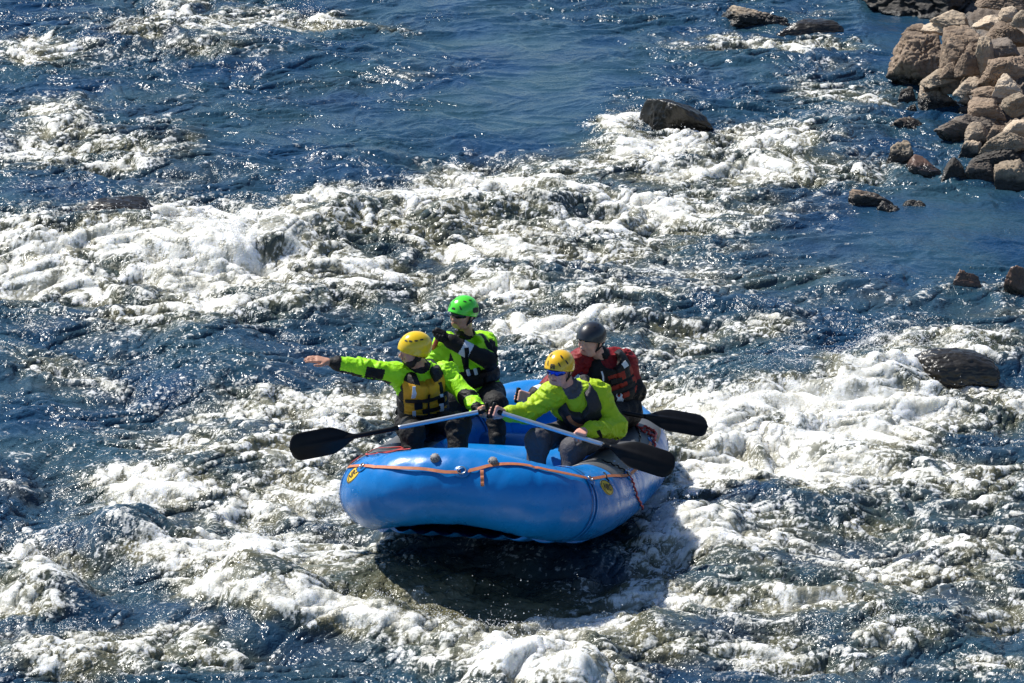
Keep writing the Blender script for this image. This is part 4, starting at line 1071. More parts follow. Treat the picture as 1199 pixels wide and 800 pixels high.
def march(prims, o, d, tmax=1.2):
    t = 0.0
    for _ in range(60):
        p = o+d*t; D = 9.0
        for q in prims:
            x = float(prim_d(q, p[None])[0]); k = q['k']; h = min(max(.5+.5*(D-x)/k, 0), 1); D = D*(1-h)+x*h-k*h*(1-h)
        if D < .0008: return p
        t += max(D*.8, .0006)
        if t > tmax: return None
    return p
def person(S):
    J = {k: np.array(v, float) for k, v in S['J'].items()}
    hip, sh = J['hip'], (J['shR']+J['shL'])/2
    up = nrm(sh-hip); rt = nrm(J['shR']-J['shL']); fr = nrm(np.cross(up, rt)); rt = np.cross(fr, up)
    # fr must be the figure's front
    T = np.stack([rt, fr, up], 1); ln = np.linalg.norm(sh-hip)
    def TL(r, f, u): return hip+T@np.array([r, f, u*ln])
    HM = frame_from(S['face'], S.get('headup', (0, 0, 1))); hc = J['head']
    hp, HL = head_prims(hc, HM)
    neck0 = sh+up*.01
    body = list(hp)
    body += [cap(neck0-up*.03, HL(0, -.022, -.075), .058, .052, .03)]
    body += [ell(TL(0, 0, .80), (.155, .090, .15), T, .06), ell(TL(0, 0, .42), (.130, .085, .18), T, .06), ell(TL(0, -.01, .04), (.150, .10, .12), T, .06)]
    for s, a, e, w in (('R', 'shR', 'elR', 'wrR'), ('L', 'shL', 'elL', 'wrL')):
        body += [cap(J[a], J[e], .050, .038, .03), cap(J[e], J[w], .038, .025, .03)]
    for s in 'RL':
        body += [cap(J['hp'+s], J['kn'+s], .075, .052, .05), cap(J['kn'+s], J['an'+s], .052, .035, .04)]
    for hq in S['hands']: body += hq
    V, F, lab = sdf_mesh(body, .0055)
    V = relax(V, F, 1, .3)
    me = mesh_np('person', V, F, S['skin'])
    kids = []
    # jacket
    g = S.get('jk', 1.0)
    jk = [ell(TL(0, .0, .84), (.195*g, .118*g, .135), T, .06, 1), ell(TL(0, .01, .50), (.165*g, .118*g, .18), T, .06, 1), ell(TL(0, .0, .12), (.172*g, .130*g, .13), T, .06, 1),
          cap(TL(-.06, -.02, .98), TL(.06, -.02, .98), .062, .062, .05, 1), cap(neck0-up*.02, neck0+(HL(0, -.022, -.075)-neck0)*.45, .072, .066, .03, 4)]
    for s, a, e, w, l1, l2 in (('R', 'shR', 'elR', 'wrR', 2, 3), ('L', 'shL', 'elL', 'wrL', 5, 6)):
        wrs = J[e]+(J[w]-J[e])*.93
        jk += [ell(J[a]-up*.005, (.078*g, .078*g, .078*g), T, .05, l1), cap(J[a], J[e], .070*g, .062*g, .05, l1), cap(J[e], J[e]+(wrs-J[e])*.8, .062*g, .050*g, .045, l2), cap(J[e]+(wrs-J[e])*.8, wrs, .048*g, .034, .02, l2)]
    Vj, Fj, lj = sdf_mesh(jk, .0065); Vj = relax(Vj, Fj, 1, .4); Vj = folds(Vj, Fj, .022, S['seed'])
    def info(V, lab):
        loc = (V-hip)@T; loc[:, 2] /= ln
        tt = np.zeros(len(V))
        for l, a, b in ((2, 'shR', 'elR'), (3, 'elR', 'wrR'), (5, 'shL', 'elL'), (6, 'elL', 'wrL')):
            m = lab == l; ba = J[b]-J[a]; tt[m] = ((V[m]-J[a])@ba)/(ba@ba)
        return loc, tt
    fc = Vj[Fj].mean(1); fl = lj[Fj[:, 0]]; loc, tt = info(fc, fl)
    jo = mesh_np('jacket', Vj, Fj, S['jmats'], me, midx=S['jzone'](fl, tt, loc, fc, J)); kids.append(jo)
    # trousers
    tr = [ell(TL(0, -.01, .02), (.172, .125, .13), T, .06), cap(J['hpR'], J['hpL'], .105, .105, .06)]
    for s in 'RL':
        an2 = J['an'+s]
        tr += [cap(J['hp'+s], J['kn'+s], .102, .080, .05), ell(J['kn'+s], (.082, .082, .080), None, .03), cap(J['kn'+s], an2, .078, .058, .04)]
    Vt, Ft, lt = sdf_mesh(tr, .0075); Vt = relax(Vt, Ft, 1, .4); Vt = folds(Vt, Ft, .017, S['seed']+50, 11)
    kids.append(mesh_np('trousers', Vt, Ft, S['tmat'], me))
    # boots
    for s in 'RL':
        a = J['an'+s]; fd = nrm(np.array(S.get('toe', fr))*np.array([1, 1, 0]))
        b = [cap(a+np.array([0, 0, .04]), a+np.array([0, 0, -.05]), .050, .048, .03), cap(a+np.array([0, 0, -.055]), a+fd*.16+np.array([0, 0, -.065]), .046, .036, .03)]
        Vb, Fb, _ = sdf_mesh(b, .010); kids.append(mesh_np('boot', Vb, Fb, M_BLK, me))
    # life vest: padded shell over the torso, open at arms and neck
    v = S['vest']; gv = g*v.get('fat', 1.0)
    vp = [ell(TL(0, .018, .85), (.172*gv, .172*gv, .155), T, .04), ell(TL(0, .014, .54), (.188*gv, .168*gv, .17), T, .05), ell(TL(0, .01, .32), (.186*gv, .158*gv, .13), T, .04)]
    for sx in (-1, 1): vp += [cap(TL(sx*.085, .105, .86), TL(sx*.085, .02, 1.08), .040, .036, .03), cap(TL(sx*.085, .02, 1.08), TL(sx*.085, -.075, 1.06), .036, .036, .03)]; vp.append(cap(TL(sx*.085, -.075, 1.02), TL(sx*.09, -.11, .85), .034, .034, .03))
    if v.get('bib'): vp += [ell(TL(0, .03, .90), (.150, .195, .13), T, .03)]
    def vcut(gp):
        l = (gp-hip)@T; z = l[..., 2]/ln
        lowc = (v['lo']-z)*ln; hi = (z-1.12)*ln
        neckh = .070-np.sqrt((l[..., 0]/1.0)**2+((z-1.07)*ln)**2)       # neck opening
        if v.get('bib'):
            neckh = np.maximum(.070-np.sqrt(l[..., 0]**2+(l[..., 1]+.01)**2), np.minimum((z-.99)*ln, .052-np.abs(l[..., 0])))
        return np.maximum.reduce([lowc, hi, neckh])
    Vv, Fv, lv = sdf_mesh(vp, .006, [vcut]); Vv = relax(Vv, Fv, 2, .4)
    l = (Vv-hip)@T; N = vnormals(Vv, Fv)
    zz = l[:, 2]/ln
    # foam panels: grooves between the panels
    gr = np.exp(-(l[:, 0]/.008)**2)*(l[:, 1] > 0)
    for z0 in v.get('grooves', (.62, .42)): gr = np.maximum(gr, np.exp(-((zz-z0)*ln/.008)**2))
    Vv = Vv-N*(gr*.012)[:, None]+N*(fbm3(Vv*14, 2, S['seed'])*.006)[:, None]
    fcv = Vv[Fv].mean(1); lf = (fcv-hip)@T; lf[:, 2] /= ln
    vo = mesh_np('life_vest', Vv, Fv, v['mats'], me, midx=v['zone'](lf)); kids.append(vo)
    def on_front(x, z, back=False):
        d = -fr if not back else fr; o = TL(x, .5 if not back else -.5, z); p = march(vp+jk, o, d); return p
    def strap(path, w, mat, name='strap', th=.004, off=.004, parent=vo):
        P_ = [on_front(x, z) for x, z in path]; P_ = [p for p in P_ if p is not None]
        if len(P_) < 3: return
        pts = spline(np.array(P_)+fr*off, 24); mb = MB(); ribbon(mb, pts, np.tile(fr, (24, 1)), w, th); o = mb.build(name, mat, parent, smooth=False); kids.append(o); return o
    def buckle(x, z, w=.045, h=.03, mat=None, name='buckle'):
        p = on_front(x, z)
        if p is None: return
        c = p+fr*.008; mb = MB(); V8 = []
        for dz in (-.5, .5):
            for a, b in ((-.5, -.5), (.5, -.5), (.5, .5), (-.5, .5)): V8.append(c+rt*a*w+up*b*h+fr*dz*.016)
        mb.add(V8, [(0, 1, 2, 3), (7, 6, 5, 4), (0, 4, 5, 1), (1, 5, 6, 2), (2, 6, 7, 3), (3, 7, 4, 0)]); o = mb.build(name, mat or M_BLACKP, vo, smooth=False)
        bv = o.modifiers.new('b', 'BEVEL'); bv.width = .004; kids.append(o)
    S['dress'](strap, buckle, on_front, TL, vo, kids)
    # face
    fo = []
    if S.get('glasses'):
        mb = MB(); th = np.linspace(-1.15, 1.15, 25)
        for a, b, fm in ((.024, -.018, 0),):
            V1 = [HL(math.sin(t)*.078, .012+math.cos(t)*.091, a-.004*abs(math.sin(t))) for t in th]; V2 = [HL(math.sin(t)*.077, .014+math.cos(t)*.090, b+.016*math.exp(-(t/.16)**2)+.006*abs(math.sin(t))) for t in th]
            V3 = [HL(math.sin(t)*.071, .008+math.cos(t)*.083, a-.004*abs(math.sin(t))) for t in th]; V4 = [HL(math.sin(t)*.072, .010+math.cos(t)*.085, b+.016*math.exp(-(t/.16)**2)+.006*abs(math.sin(t))) for t in th]
            n = len(th); F = []
            for i in range(n-1): F += [(i, i+1, n+i+1, n+i), (2*n+i+1, 2*n+i, 3*n+i, 3*n+i+1), (i+1, i, 2*n+i, 2*n+i+1), (n+i, n+i+1, 3*n+i+1, 3*n+i)]
            mb.add(V1+V2+V3+V4, F)
        go = mb.build('sunglasses', S['glasses'], me); kids.append(go)
        for s in (-1, 1):
            mb = MB(); mb.tube([HL(s*.070, .046, .018), HL(s*.083, .01, .012), HL(s*.084, -.02, .004)], .0035, 6); kids.append(mb.build('temple_arm', M_BLACKP, go))
    else:
        for s in (-1, 1):
            mb = MB(); V0, F0 = ico(2); mb.add(V0*.0125@HM.T+HL(s*.031, .071, -.006), F0); e = mb.build('eye', M_EYE, me); kids.append(e)
            mb = MB(); mb.add(V0*.0062@HM.T+HL(s*.031, .0795, -.006), F0); kids.append(mb.build('iris', M_IRIS, e))
            mb = MB(); mb.tube([HL(s*.014, .093, .014), HL(s*.032, .092, .020), HL(s*.050, .076, .014)], [.003, .0045, .003], 8); kids.append(mb.build('eyebrow', S['hair'], me))
    mb = MB(); mb.tube([HL(-.022, .0895, -.057), HL(-.009, .0955, -.0555), HL(.009, .0955, -.0555), HL(.022, .0895, -.057)], [.0025, .005, .005, .0025], 8); kids.append(mb.build('lips', M_LIP, me))
    if S.get('beard'):
        q = [cap(HL(-.030, .046, -.086), HL(.030, .046, -.086), .030, .030, .03), cap(HL(-.061, .002, -.045), HL(-.034, .048, -.080), .022, .027, .03), cap(HL(.061, .002, -.045), HL(.034, .048, -.080), .022, .027, .03),
             cap(HL(-.068, -.004, -.010), HL(-.062, .002, -.045), .010, .020, .02), cap(HL(.068, -.004, -.010), HL(.062, .002, -.045), .010, .020, .02), cap(HL(-.024, .082, -.046), HL(.024, .082, -.046), .0095, .0095, .01)]
        Vb, Fb, _ = sdf_mesh(q, .005); Vb = Vb+vnormals(Vb, Fb)*(fbm3(Vb*90, 2, 3)*.003)[:, None]; kids.append(mesh_np('beard', Vb, Fb, S['hair'], me))
    q = [ell(HL(0, -.030, .012), (.080, .078, .080), HM, .02), ell(HL(0, -.055, -.040), (.058, .045, .040), HM, .02)]
    Vh, Fh, _ = sdf_mesh(q, .006, [lambda gp: ((gp-hc)@HM)[..., 1]-(.012+.35*((gp-hc)@HM)[..., 2])]); kids.append(mesh_np('hair', Vh, Fh, S['hair'], me))
    # helmet
    h = S['helmet']; ho, at = helmet('helmet', hc, HM, h['mat'], me, **h.get('kw', {})); kids.append(ho)
    for vv in h['vents']: kids.append(vent(at, *vv[:4], ho, *(vv[4:])))
    for s in (-1, 1):
        mb = MB(); pts = spline([HL(s*.085, .015, -.005), HL(s*.076, .030, -.050), HL(s*.045, .045, -.098), HL(0, .052, -.114)], 16); ribbon(mb, pts, pts-HL(0, 0, -.05), .014, .003); kids.append(mb.build('chin_strap', M_BLK, ho))
        mb = MB(); pts = spline([HL(s*.088, -.035, -.015), HL(s*.080, -.005, -.045), HL(s*.072, .028, -.062)], 10); ribbon(mb, pts, pts-HL(0, 0, -.05), .013, .003); kids.append(mb.build('chin_strap', M_BLK, ho))
    if 'extra' in S: S['extra'](HL, HM, TL, me, kids, at, ho, J, T)
    tag(me, S['label'], 'person', 'paddlers sitting in the blue raft')
    base = [hip[0], hip[1], hip[2]-.1]
    rebase(me, kids, base)
    return me

def A3(px, py, Y): return P(px, py, Y)
# ---- poses ------------------------------------------------------------------
def hips(J, dx=.085):
    c = J['hip']; r = nrm(np.cross(nrm((J['knR']+J['knL'])/2-c)*np.array([1, 1, 0]), [0, 0, 1])); J['hpR'] = c+r*dx; J['hpL'] = c-r*dx
# paddle lines: grip end, hand points, blade tip
PA = dict(grip=A3(571, 480.5, -4.72), tip=A3(339, 526, -4.98))
PB = dict(grip=A3(514.5, 391, -3.42), tip=A3(476, 490, -2.45))
PC = dict(grip=A3(577, 480.5, -4.96), tip=A3(790, 547, -5.26))
PD = dict(grip=A3(606, 463, -4.05), tip=A3(829, 500, -3.92))
def on_line(p, px):        # the point of a paddle line seen at that column
    a, b = p['grip'], p['tip']; xa = to_px(*a)[0]; xb = to_px(*b)[0]; t = (px-xa)/(xb-xa); return a+(b-a)*t
def tdir(p, view=(0, -1, .3)):
    s = nrm(p['tip']-p['grip']); t = np.cross(s, view); return nrm(t)
def zone_plain(fl, tt, loc, fc, J): return np.zeros(len(fl), int)

# A: front left, pointing
J = dict(hip=A3(496, 497, -4.22), shR=A3(464, 437, -4.34), shL=A3(521, 437, -4.24), head=A3(485, 409, -4.36),
         elR=A3(425, 431, -4.40), wrR=A3(386, 424, -4.44), elL=A3(548, 466, -4.40), knR=A3(483, 507, -4.66), knL=A3(537, 497, -4.62), anR=A3(480, 560, -4.80), anL=A3(535, 553, -4.80))
wl, hl = grip_hand(PA['grip'], tdir(PA), J['elL'], 1); J['wrL'] = wl; hips(J)
d = nrm(J['wrR']-J['elR']); hr = hand_prims(J['wrR']+d*.01, nrm(d+np.array([0, -.1, .05])), (0, .3, -1), nrm(np.cross(d, (0, .3, -1)))*-1, (.12, .14, .10), 1, thumb='flat')
def jz(fl, tt, loc, fc, J):
    m = np.zeros(len(fl), int)
    a = (fl == 2); m[a & (tt > .30) & (tt < .86) & ((fc[:, 2]-J['shR'][2]) < .02) & ((fc-J['shR'])[:, 1] < -.02+.0*tt)] = 0
    up_ = fc[:, 2]
    ax = J['shR']+(J['elR']-J['shR'])*np.clip(tt, 0, 1)[:, None]
    m[a & (tt > .42) & (tt < .98) & (fc[:, 2]-ax[:, 2] < .030) & (fc[:, 2]-ax[:, 2] > -.050)] = 1
    m[a & (tt > .15) & (fc[:, 2]-ax[:, 2] < -.052)] = 1
    ax3 = J['elR']+(J['wrR']-J['elR'])*np.clip(tt, 0, 1)[:, None]
    a = (fl == 3); m[a & (tt > .70)] = 1; m[a & (fc[:, 2]-ax3[:, 2] < -.034)] = 1
    a = (fl == 5); m[a & (tt > .60) & (tt < 1.1) & ((fc-J['elL'])[:, 1] < -.02)] = 1
    a = (fl == 6); m[a & (tt < .30) & ((fc-J['elL'])[:, 1] < -.02) & (tt > -.1)] = 1; m[a & (tt > .80)] = 1
    m[(fl == 4)] = 1
    m[(fl == 1) & (loc[:, 2] < .22)] = 1
    return m
def vz(l):
    m = np.zeros(len(l), int); z = l[:, 2]; m[(z < .40) & (z > .20)] = 1; m[(np.abs(l[:, 0]) > .155)] = 1; m[(l[:, 1] < -.02)] = 1; m[z > 1.02] = 1
    return m
def dress(strap, buckle, of, TL, vo, kids):
    strap([(-.15, .70), (-.08, .71), (0, .71), (.03, .71)], .03, M_BLK); strap([(-.16, .50), (-.08, .49), (0, .49), (.04, .49)], .028, M_BLK); strap([(.02, .71), (.09, .69), (.15, .66)], .028, M_BLK)
    strap([(.0, .86), (.0, .7), (.0, .5), (.0, .36)], .014, M_BLK)
    strap([(-.088, 1.0), (-.095, .88), (-.098, .76)], .034, M_BLK); strap([(-.098, .76), (-.10, .62), (-.10, .46), (-.105, .30)], .030, M_REFL, 'reflective_strap', off=.007)
    strap([(.088, 1.0), (.095, .88), (.10, .76)], .034, M_REFL, 'reflective_strap'); strap([(.10, .5), (.10, .4), (.10, .28)], .024, M_REFL, 'reflective_strap')
    buckle(-.10, .64, .05, .06); buckle(.07, .60, .06, .05); buckle(.02, .49, .05, .035); buckle(.0, .30, .09, .06)
    strap([(-.17, .30), (-.08, .29), (0, .29), (.08, .29), (.16, .30)], .035, M_BLK)
S = dict(J=J, face=(-.90, -.42, -.02), headup=(-.04, -.08, 1), skin=M_SK2, hands=[hl, hr], seed=21, jmats=[M_NEON, M_BLK], jzone=jz, tmat=M_TRB, hair=M_HAIR, beard=True, jk=.98,
         vest=dict(mats=[M_MUST, M_BLK], zone=vz, lo=.14, bib=1), dress=dress, helmet=dict(mat=M_HYEL, kw=dict(brow=.022, side=-.030, nape=-.075, r=(.100, .124, .110)), vents=[(s*a, .72, .022, .010, .2) for s in (-1, 1) for a in (.5, .9, 1.35, 1.8)]),
         label='bearded paddler in yellow helmet and mustard vest, one arm stretched out pointing')
person(S)

# B: rear left, green helmet
J = dict(hip=A3(560, 462, -3.22), shR=A3(521, 403, -3.22), shL=A3(567, 402, -3.10), head=A3(542, 366, -3.22),
         elL=A3(571, 423, -3.36), elR=A3(507, 430, -3.28), wrR=A3(505, 443, -3.42), knR=A3(526, 474, -3.62), knL=A3(580, 474, -3.66), anR=A3(528, 520, -3.75), anL=A3(582, 518, -3.80))
wl, hl = grip_hand(PB['grip'], tdir(PB), J['elL'], 1, (-.8, .5, -.2)); J['wrL'] = wl; hips(J)
g2 = PB['grip']+(PB['tip']-PB['grip'])*.42; J['elR'] = A3(503, 426, -3.22); wr2, hr = grip_hand(g2, PB['tip']-PB['grip'], J['elR'], -1, (1, 0, 0)); J['wrR'] = wr2
def jz(fl, tt, loc, fc, J):
    m = np.zeros(len(fl), int)
    m[(fl == 1) & (loc[:, 2] < .50)] = 1; m[(fl == 1) & (np.abs(loc[:, 2]-.14) < .03)] = 0
    a = fl == 5; m[a & (tt > .28) & (tt < .72)] = 1; m[a & (tt > .95)] = 1
    a = fl == 6; m[a] = 1; m[a & (tt > .36) & (tt < .54)] = 2; ax = J['elL']+(J['wrL']-J['elL'])*np.clip(tt, 0, 1)[:, None]; m[a & (tt < .34) & (fc[:, 2]-ax[:, 2] < -.035)] = 0
    m[(fl == 3) & (tt > .3)] = 1; m[fl == 4] = 1
    return m
def vz(l):
    m = np.ones(len(l), int); z = l[:, 2]; m[(z > .56) & (np.abs(l[:, 0]) < .16) & (l[:, 1] > 0)] = 0
    m[(np.abs(np.abs(l[:, 0])-.10) < .018) & (z > .55)] = 1
    return m
def dress(strap, buckle, of, TL, vo, kids):
    strap([(.088, 1.0), (.095, .88), (.10, .66)], .034, M_BLK); strap([(-.088, 1.0), (-.095, .88), (-.10, .66)], .034, M_BLK)
    strap([(-.15, .40), (-.05, .40), (.05, .40), (.15, .40)], .03, M_BLK); buckle(0, .40, .06, .04); buckle(.10, .52, .025, .05, M_REFL, 'clip'); buckle(.05, .50, .025, .05, M_REFL, 'clip')
def glove(pr, J, w, e):
    pass
S = dict(J=J, face=(-.62, -.78, -.10), headup=(0, -.04, 1), skin=M_SK2, hands=[hl, hr], seed=31, jmats=[M_NEON, M_BLK, M_REFL], jzone=jz, tmat=M_TRB, hair=M_HAIR, glasses=M_LENSB, jk=1.04,
         vest=dict(mats=[M_NEON, M_BLK], zone=vz, lo=.22, bib=1), dress=dress, helmet=dict(mat=M_HGRN, kw=dict(brow=.032, side=-.014, nape=-.055, visor=.6, r=(.103, .124, .106)), vents=[(s*a, .95, .022, .008, .5) for s in (-1, 1) for a in (.9, 1.6)]+[(s*.55, .48, .034, .008, 1.1) for s in (-1, 1)]+[(s*1.75, .12, .065, .040, .3) for s in (-1, 1)]+[(0, .30, .030, .036)]),
         label='paddler in bright green helmet and black sunglasses with gloved hand raised to chest')
def ex(HL, HM, TL, me, kids, at, ho, J, T):
    for hq in (S['hands']):
        q = [dict(p) for p in hq]
        for p in q:
            if p['t'] == 'c': p['ra'] += .003; p['rb'] += .003
        e = J['elL'] if hq is S['hands'][0] else J['elR']; w_ = J['wrL'] if hq is S['hands'][0] else J['wrR']
        q.append(cap(w_+nrm(e-w_)*.10, w_, .046, .036, .02))
        Vg, Fg, _ = sdf_mesh(q, .005); kids.append(mesh_np('glove', Vg, Fg, M_BLK, me))
S['extra'] = ex
person(S)

# C: front right, leaning forward, amber helmet and blue lenses
J = dict(hip=A3(698, 501, -4.42), shR=A3(648, 461, -4.72), shL=A3(700, 463, -4.62), head=A3(655, 431, -4.80),
         elR=A3(617, 484, -4.74), elL=A3(722, 500, -4.66), knR=A3(630, 516, -4.86), knL=A3(671, 526, -4.92), anR=A3(626, 566, -5.0), anL=A3(664, 574, -5.05))
wr, hr = grip_hand(PC['grip'], tdir(PC), J['elR'], -1); J['wrR'] = wr
wl, hl = grip_hand(on_line(PC, 679), PC['tip']-PC['grip'], J['elL'], 1, (-.4, .6, -.6)); J['wrL'] = wl; hips(J, .09)
def jz(fl, tt, loc, fc, J):
    m = np.zeros(len(fl), int); m[(fl == 1) & (loc[:, 2] < .16)] = 1; m[fl == 4] = 2; return m
def vz(l):
    m = np.zeros(len(l), int); m[l[:, 1] < -.02] = 1; return m
def dress(strap, buckle, of, TL, vo, kids):
    strap([(.088, 1.0), (.085, .90), (.06, .78), (.02, .70)], .030, M_ORANGE, 'orange_strap'); strap([(-.088, 1.0), (-.085, .9), (-.07, .74)], .032, M_BLK)
    strap([(-.07, .72), (0, .66), (.07, .62)], .03, M_BLK); buckle(0, .66, .06, .05); buckle(.03, .42, .13, .10, M_VGRY, 'chest_pocket'); strap([(-.16, .30), (-.06, .29), (.06, .29), (.16, .30)], .03, M_BLK)
    strap([(-.10, .5), (-.04, .5), (.06, .5), (.10, .5)], .012, M_REFL, 'piping')
S = dict(J=J, face=(-.42, -.88, -.16), headup=(-.05, -.13, 1), skin=M_SK3, hands=[hl, hr], seed=41, jmats=[M_LIME, M_BLK, M_NEOP], jzone=jz, tmat=M_TRG, hair=M_HAIRG, glasses=M_LENSU, jk=1.10,
         vest=dict(mats=[M_VGRY, M_BLK], zone=vz, lo=.20, fat=.90), dress=dress, helmet=dict(mat=M_HYEL2, kw=dict(brow=.036, side=-.012, nape=-.050, r=(.102, .123, .106), visor=.3), vents=[(s*.50, .50, .034, .008, 1.15) for s in (-1, 1)]+[(s*1.1, .55, .034, .008, 1.3) for s in (-1, 1)]+[(s*.8, 1.0, .03, .010, 1.3) for s in (-1, 1)]),
         label='paddler in lime jacket, amber helmet and mirrored blue glasses leaning over a silver paddle')
def ex(HL, HM, TL, me, kids, at, ho, J, T):
    # small dark angular badge on the brow of the helmet
    mb = MB()
    def bar(a0, e0, a1, e1, w=.0035):
        mb.tube([at(a0, e0, .003), at((a0+a1)/2, (e0+e1)/2, .003), at(a1, e1, .003)], w, 6)
    bar(-.14, .22, -.14, .50); bar(-.14, .50, .14, .50); bar(.14, .50, .14, .22); bar(-.05, .24, -.05, .40); bar(-.05, .40, .06, .40); bar(.06, .40, .06, .24)
    kids.append(mb.build('helmet_badge', M_VENT, ho))
S['extra'] = ex
person(S)

# D: rear right, red jacket and charcoal helmet
J = dict(hip=A3(722, 480, -3.70), shR=A3(681, 420, -3.74), shL=A3(733, 424, -3.62), head=A3(692, 397, -3.80),
         elR=A3(648, 449, -3.92), elL=A3(745, 459, -3.66), knR=A3(668, 488, -4.02), knL=A3(704, 492, -4.12), anR=A3(664, 530, -4.1), anL=A3(700, 540, -4.2))
wr, hr = grip_hand(PD['grip'], tdir(PD), J['elR'], -1); J['wrR'] = wr
wl, hl = grip_hand(on_line(PD, 703), PD['tip']-PD['grip'], J['elL'], 1, (-.3, .5, -.7)); J['wrL'] = wl; hips(J)
def jz(fl, tt, loc, fc, J):
    m = np.zeros(len(fl), int)
    for e in (2, 5):
        a = fl == e; m[a & (tt > .62)] = 1
    for e in (3, 6):
        a = fl == e; m[a] = 1; m[a & (tt > .50) & (tt < .72)] = 2
    m[(fl == 3) & (tt < .4)] = 0
    m[fl == 4] = 1; return m
def vz(l):
    m = np.zeros(len(l), int); z = l[:, 2]; m[l[:, 1] < .0] = 1; m[np.abs(z-.62) < .03] = 1; m[np.abs(z-.42) < .03] = 1; m[np.abs(z-.24) < .05] = 1; m[(np.abs(np.abs(l[:, 0])-.095) < .028)] = 1; m[z > .80] = 1; return m
def dress(strap, buckle, of, TL, vo, kids):
    strap([(-.075, .96), (-.085, .90), (-.090, .85)], .040, M_REFL, 'reflective_patch', off=.007); strap([(.088, .98), (.095, .86), (.10, .72)], .036, M_BLK)
    strap([(.10, .93), (.10, .84), (.105, .74)], .012, M_REFL, 'reflective_strap', off=.01)
    strap([(.14, .66), (.06, .68), (.0, .68), (-.03, .67)], .026, M_BLK); buckle(.04, .68, .05, .04)
    strap([(-.14, .48), (-.05, .47), (.05, .47), (.14, .48)], .028, M_BLK)
S = dict(J=J, face=(-.60, -.76, -.20), headup=(-.05, -.10, 1), skin=M_SK1, hands=[hl, hr], seed=51, jmats=[M_RED, M_BLK, M_REFL], jzone=jz, tmat=M_TRB, hair=M_HAIR, jk=1.0,
         vest=dict(mats=[M_VRED, M_BLK], zone=vz, lo=.16), dress=dress, helmet=dict(mat=M_HDRK, kw=dict(brow=.034, side=-.014, nape=-.055, visor=.5, r=(.100, .122, .106)), vents=[(s*a, 1.05, .012, .008) for s in (-1, 1) for a in (.4, 1.2, 2.0)]),
         label='paddler in red jacket and charcoal helmet looking down behind the lime-jacketed paddler')
def ex(HL, HM, TL, me, kids, at, ho, J, T):
    w_ = J['wrR']; e = J['elR']; d = nrm(w_-e); mb = MB(); mb.tube([w_-d*.035, w_-d*.030, w_-d*.002, w_+d*.002], [.030, .036, .036, .030], 16); kids.append(mb.build('wristband', M_BLK, me))
    u = nrm(np.cross(d, [0, 1, 0])); mb = MB(); mb.tube([w_-d*.018+u*.02, w_-d*.018+u*.05], [.022, .020], 16); kids.append(mb.build('wristwatch', M_BLACKP, me))
S['extra'] = ex
person(S)
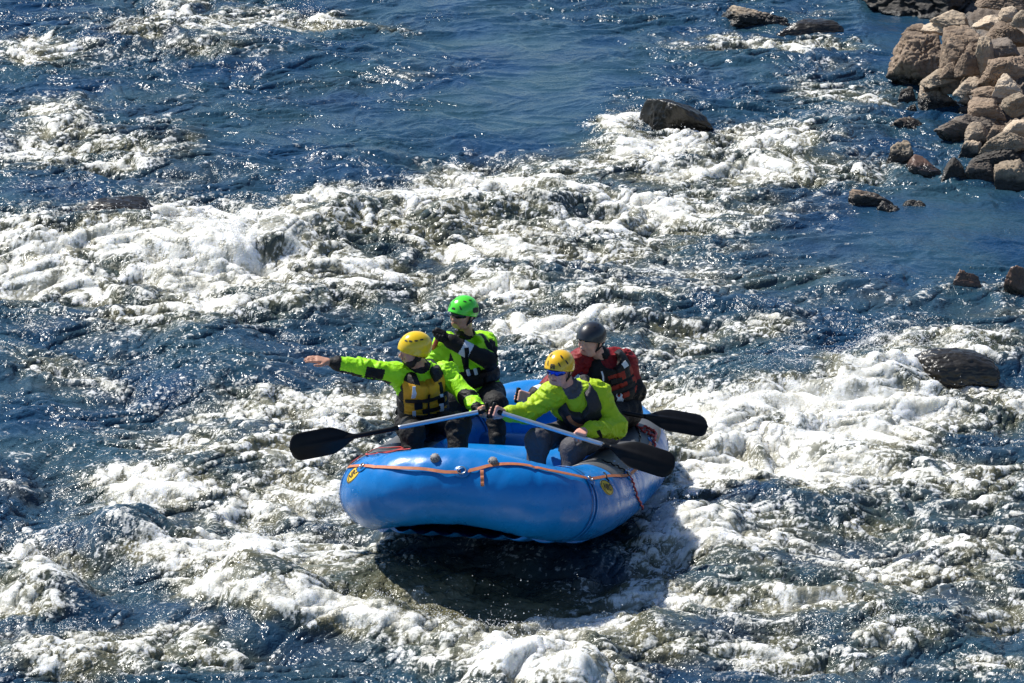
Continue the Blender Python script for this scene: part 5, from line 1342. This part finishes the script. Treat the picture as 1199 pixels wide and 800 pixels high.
# ------------------------------------------------------------------ paddles
def paddle(p, label, shaft_mat, neck=.0, roll=0.0, bl=.50, bw=.205, red=False):
    g, t = p['grip'], p['tip']; s = nrm(t-g); L = np.linalg.norm(t-g)
    view = nrm(CAM-g); w = nrm(np.cross(s, view)); n = np.cross(w, s)
    w2 = w*math.cos(roll)+n*math.sin(roll); n2 = np.cross(w2, s)
    root = empty('paddle', [0, 0, 0]); kids = []
    b0 = g+s*(L-bl); kids_shaft = MB()
    kids_shaft.tube([g+s*x for x in np.linspace(.012, L-bl-neck+.01, 24)], .0165, 16); kids.append(kids_shaft.build('shaft', shaft_mat, root))
    if neck:
        mb = MB(); mb.tube([g+s*x for x in np.linspace(L-bl-neck, L-bl+.06, 8)], .0175, 16); kids.append(mb.build('lower_shaft', M_BLACKP, root))
    # blade: asymmetric, rounded, with a tapering spine and a slight scoop
    nu, nv = 40, 17; V = []; 
    for sd_ in (1, -1):
        for i in range(nu):
            u = i/(nu-1); x = u*bl
            prof = (sstep(0, .42, u)**.75)*(1-.0*u); end = math.sqrt(max(0, 1-max(0, (u-.80)/.20)**2.6))
            hw = .016+(bw/2-.016)*float(prof); hw = hw*end if u > .8 else hw; hw = max(hw, .002)
            for j in range(nv):
                v = -1+2*j/(nv-1); y = v*hw*(1.0 if v > 0 else .94)
                spine = .016*math.exp(-(y/.016)**2)*(1-u)**.8; th = .0042*(1-abs(v)**4)+spine
                scoop = .018*math.sin(u*math.pi*.9)-.010*(abs(v)**2)*float(prof)
                V.append(b0+s*x+w2*y+n2*(scoop+sd_*th))
    F = []; m = nu*nv
    for i in range(nu-1):
        for j in range(nv-1):
            a = i*nv+j; F.append((a, a+1, a+nv+1, a+nv)); F.append((m+a, m+a+nv, m+a+nv+1, m+a+1))
    for i in range(nu-1):
        for j in (0, nv-1):
            a = i*nv+j; F.append((a, a+nv, m+a+nv, m+a) if j == 0 else (a, m+a, m+a+nv, a+nv))
    for i in (0, nu-1):
        for j in range(nv-1): a = i*nv+j; F.append((a, m+a, m+a+1, a+1) if i == 0 else (a, a+1, m+a+1, m+a))
    mb = MB(); mb.add(V, F); kids.append(mb.build('blade', M_BLACKP, root))
    # T grip
    tv = tdir(p); mb = MB(); mb.tube([g-tv*.056, g-tv*.050, g-tv*.02, g, g+tv*.02, g+tv*.050, g+tv*.056], [.010, .0165, .015, .017, .015, .0165, .010], 14); kids.append(mb.build('grip', M_BLACKP, root))
    mb = MB(); mb.tube([g+s*.0, g+s*.03, g+s*.07], [.015, .0185, .0185], 14); kids.append(mb.build('grip_collar', M_BLACKP, root))
    tag(root, label, 'paddle', 'paddles held by the rafters')
    base = g
    T = Matrix.Translation(-Vector(base))
    for k in kids: k.data.transform(T)
    root.location = Vector(base); return root
M_REDS = simple('red_shaft', (.50, .012, .02), (.42, .01, .015), .35, 10)
paddle(PA, 'silver-shafted paddle with black blade held out over the left side of the raft', M_ALU, neck=.30, roll=.15, bw=.20, bl=.47)
paddle(PB, 'red-shafted paddle held upright by the paddler in the green helmet', M_REDS, roll=.3)
paddle(PC, 'silver-shafted paddle lying across the lap of the lime-jacketed paddler, blade to the right', M_ALU, neck=.05, roll=.25, bw=.20, bl=.47)
paddle(PD, 'black paddle reaching out over the water on the right behind the other right-hand blade', M_BLACKP, roll=.55, bw=.19, bl=.47)
print('script time', round(time.time()-T0, 1))
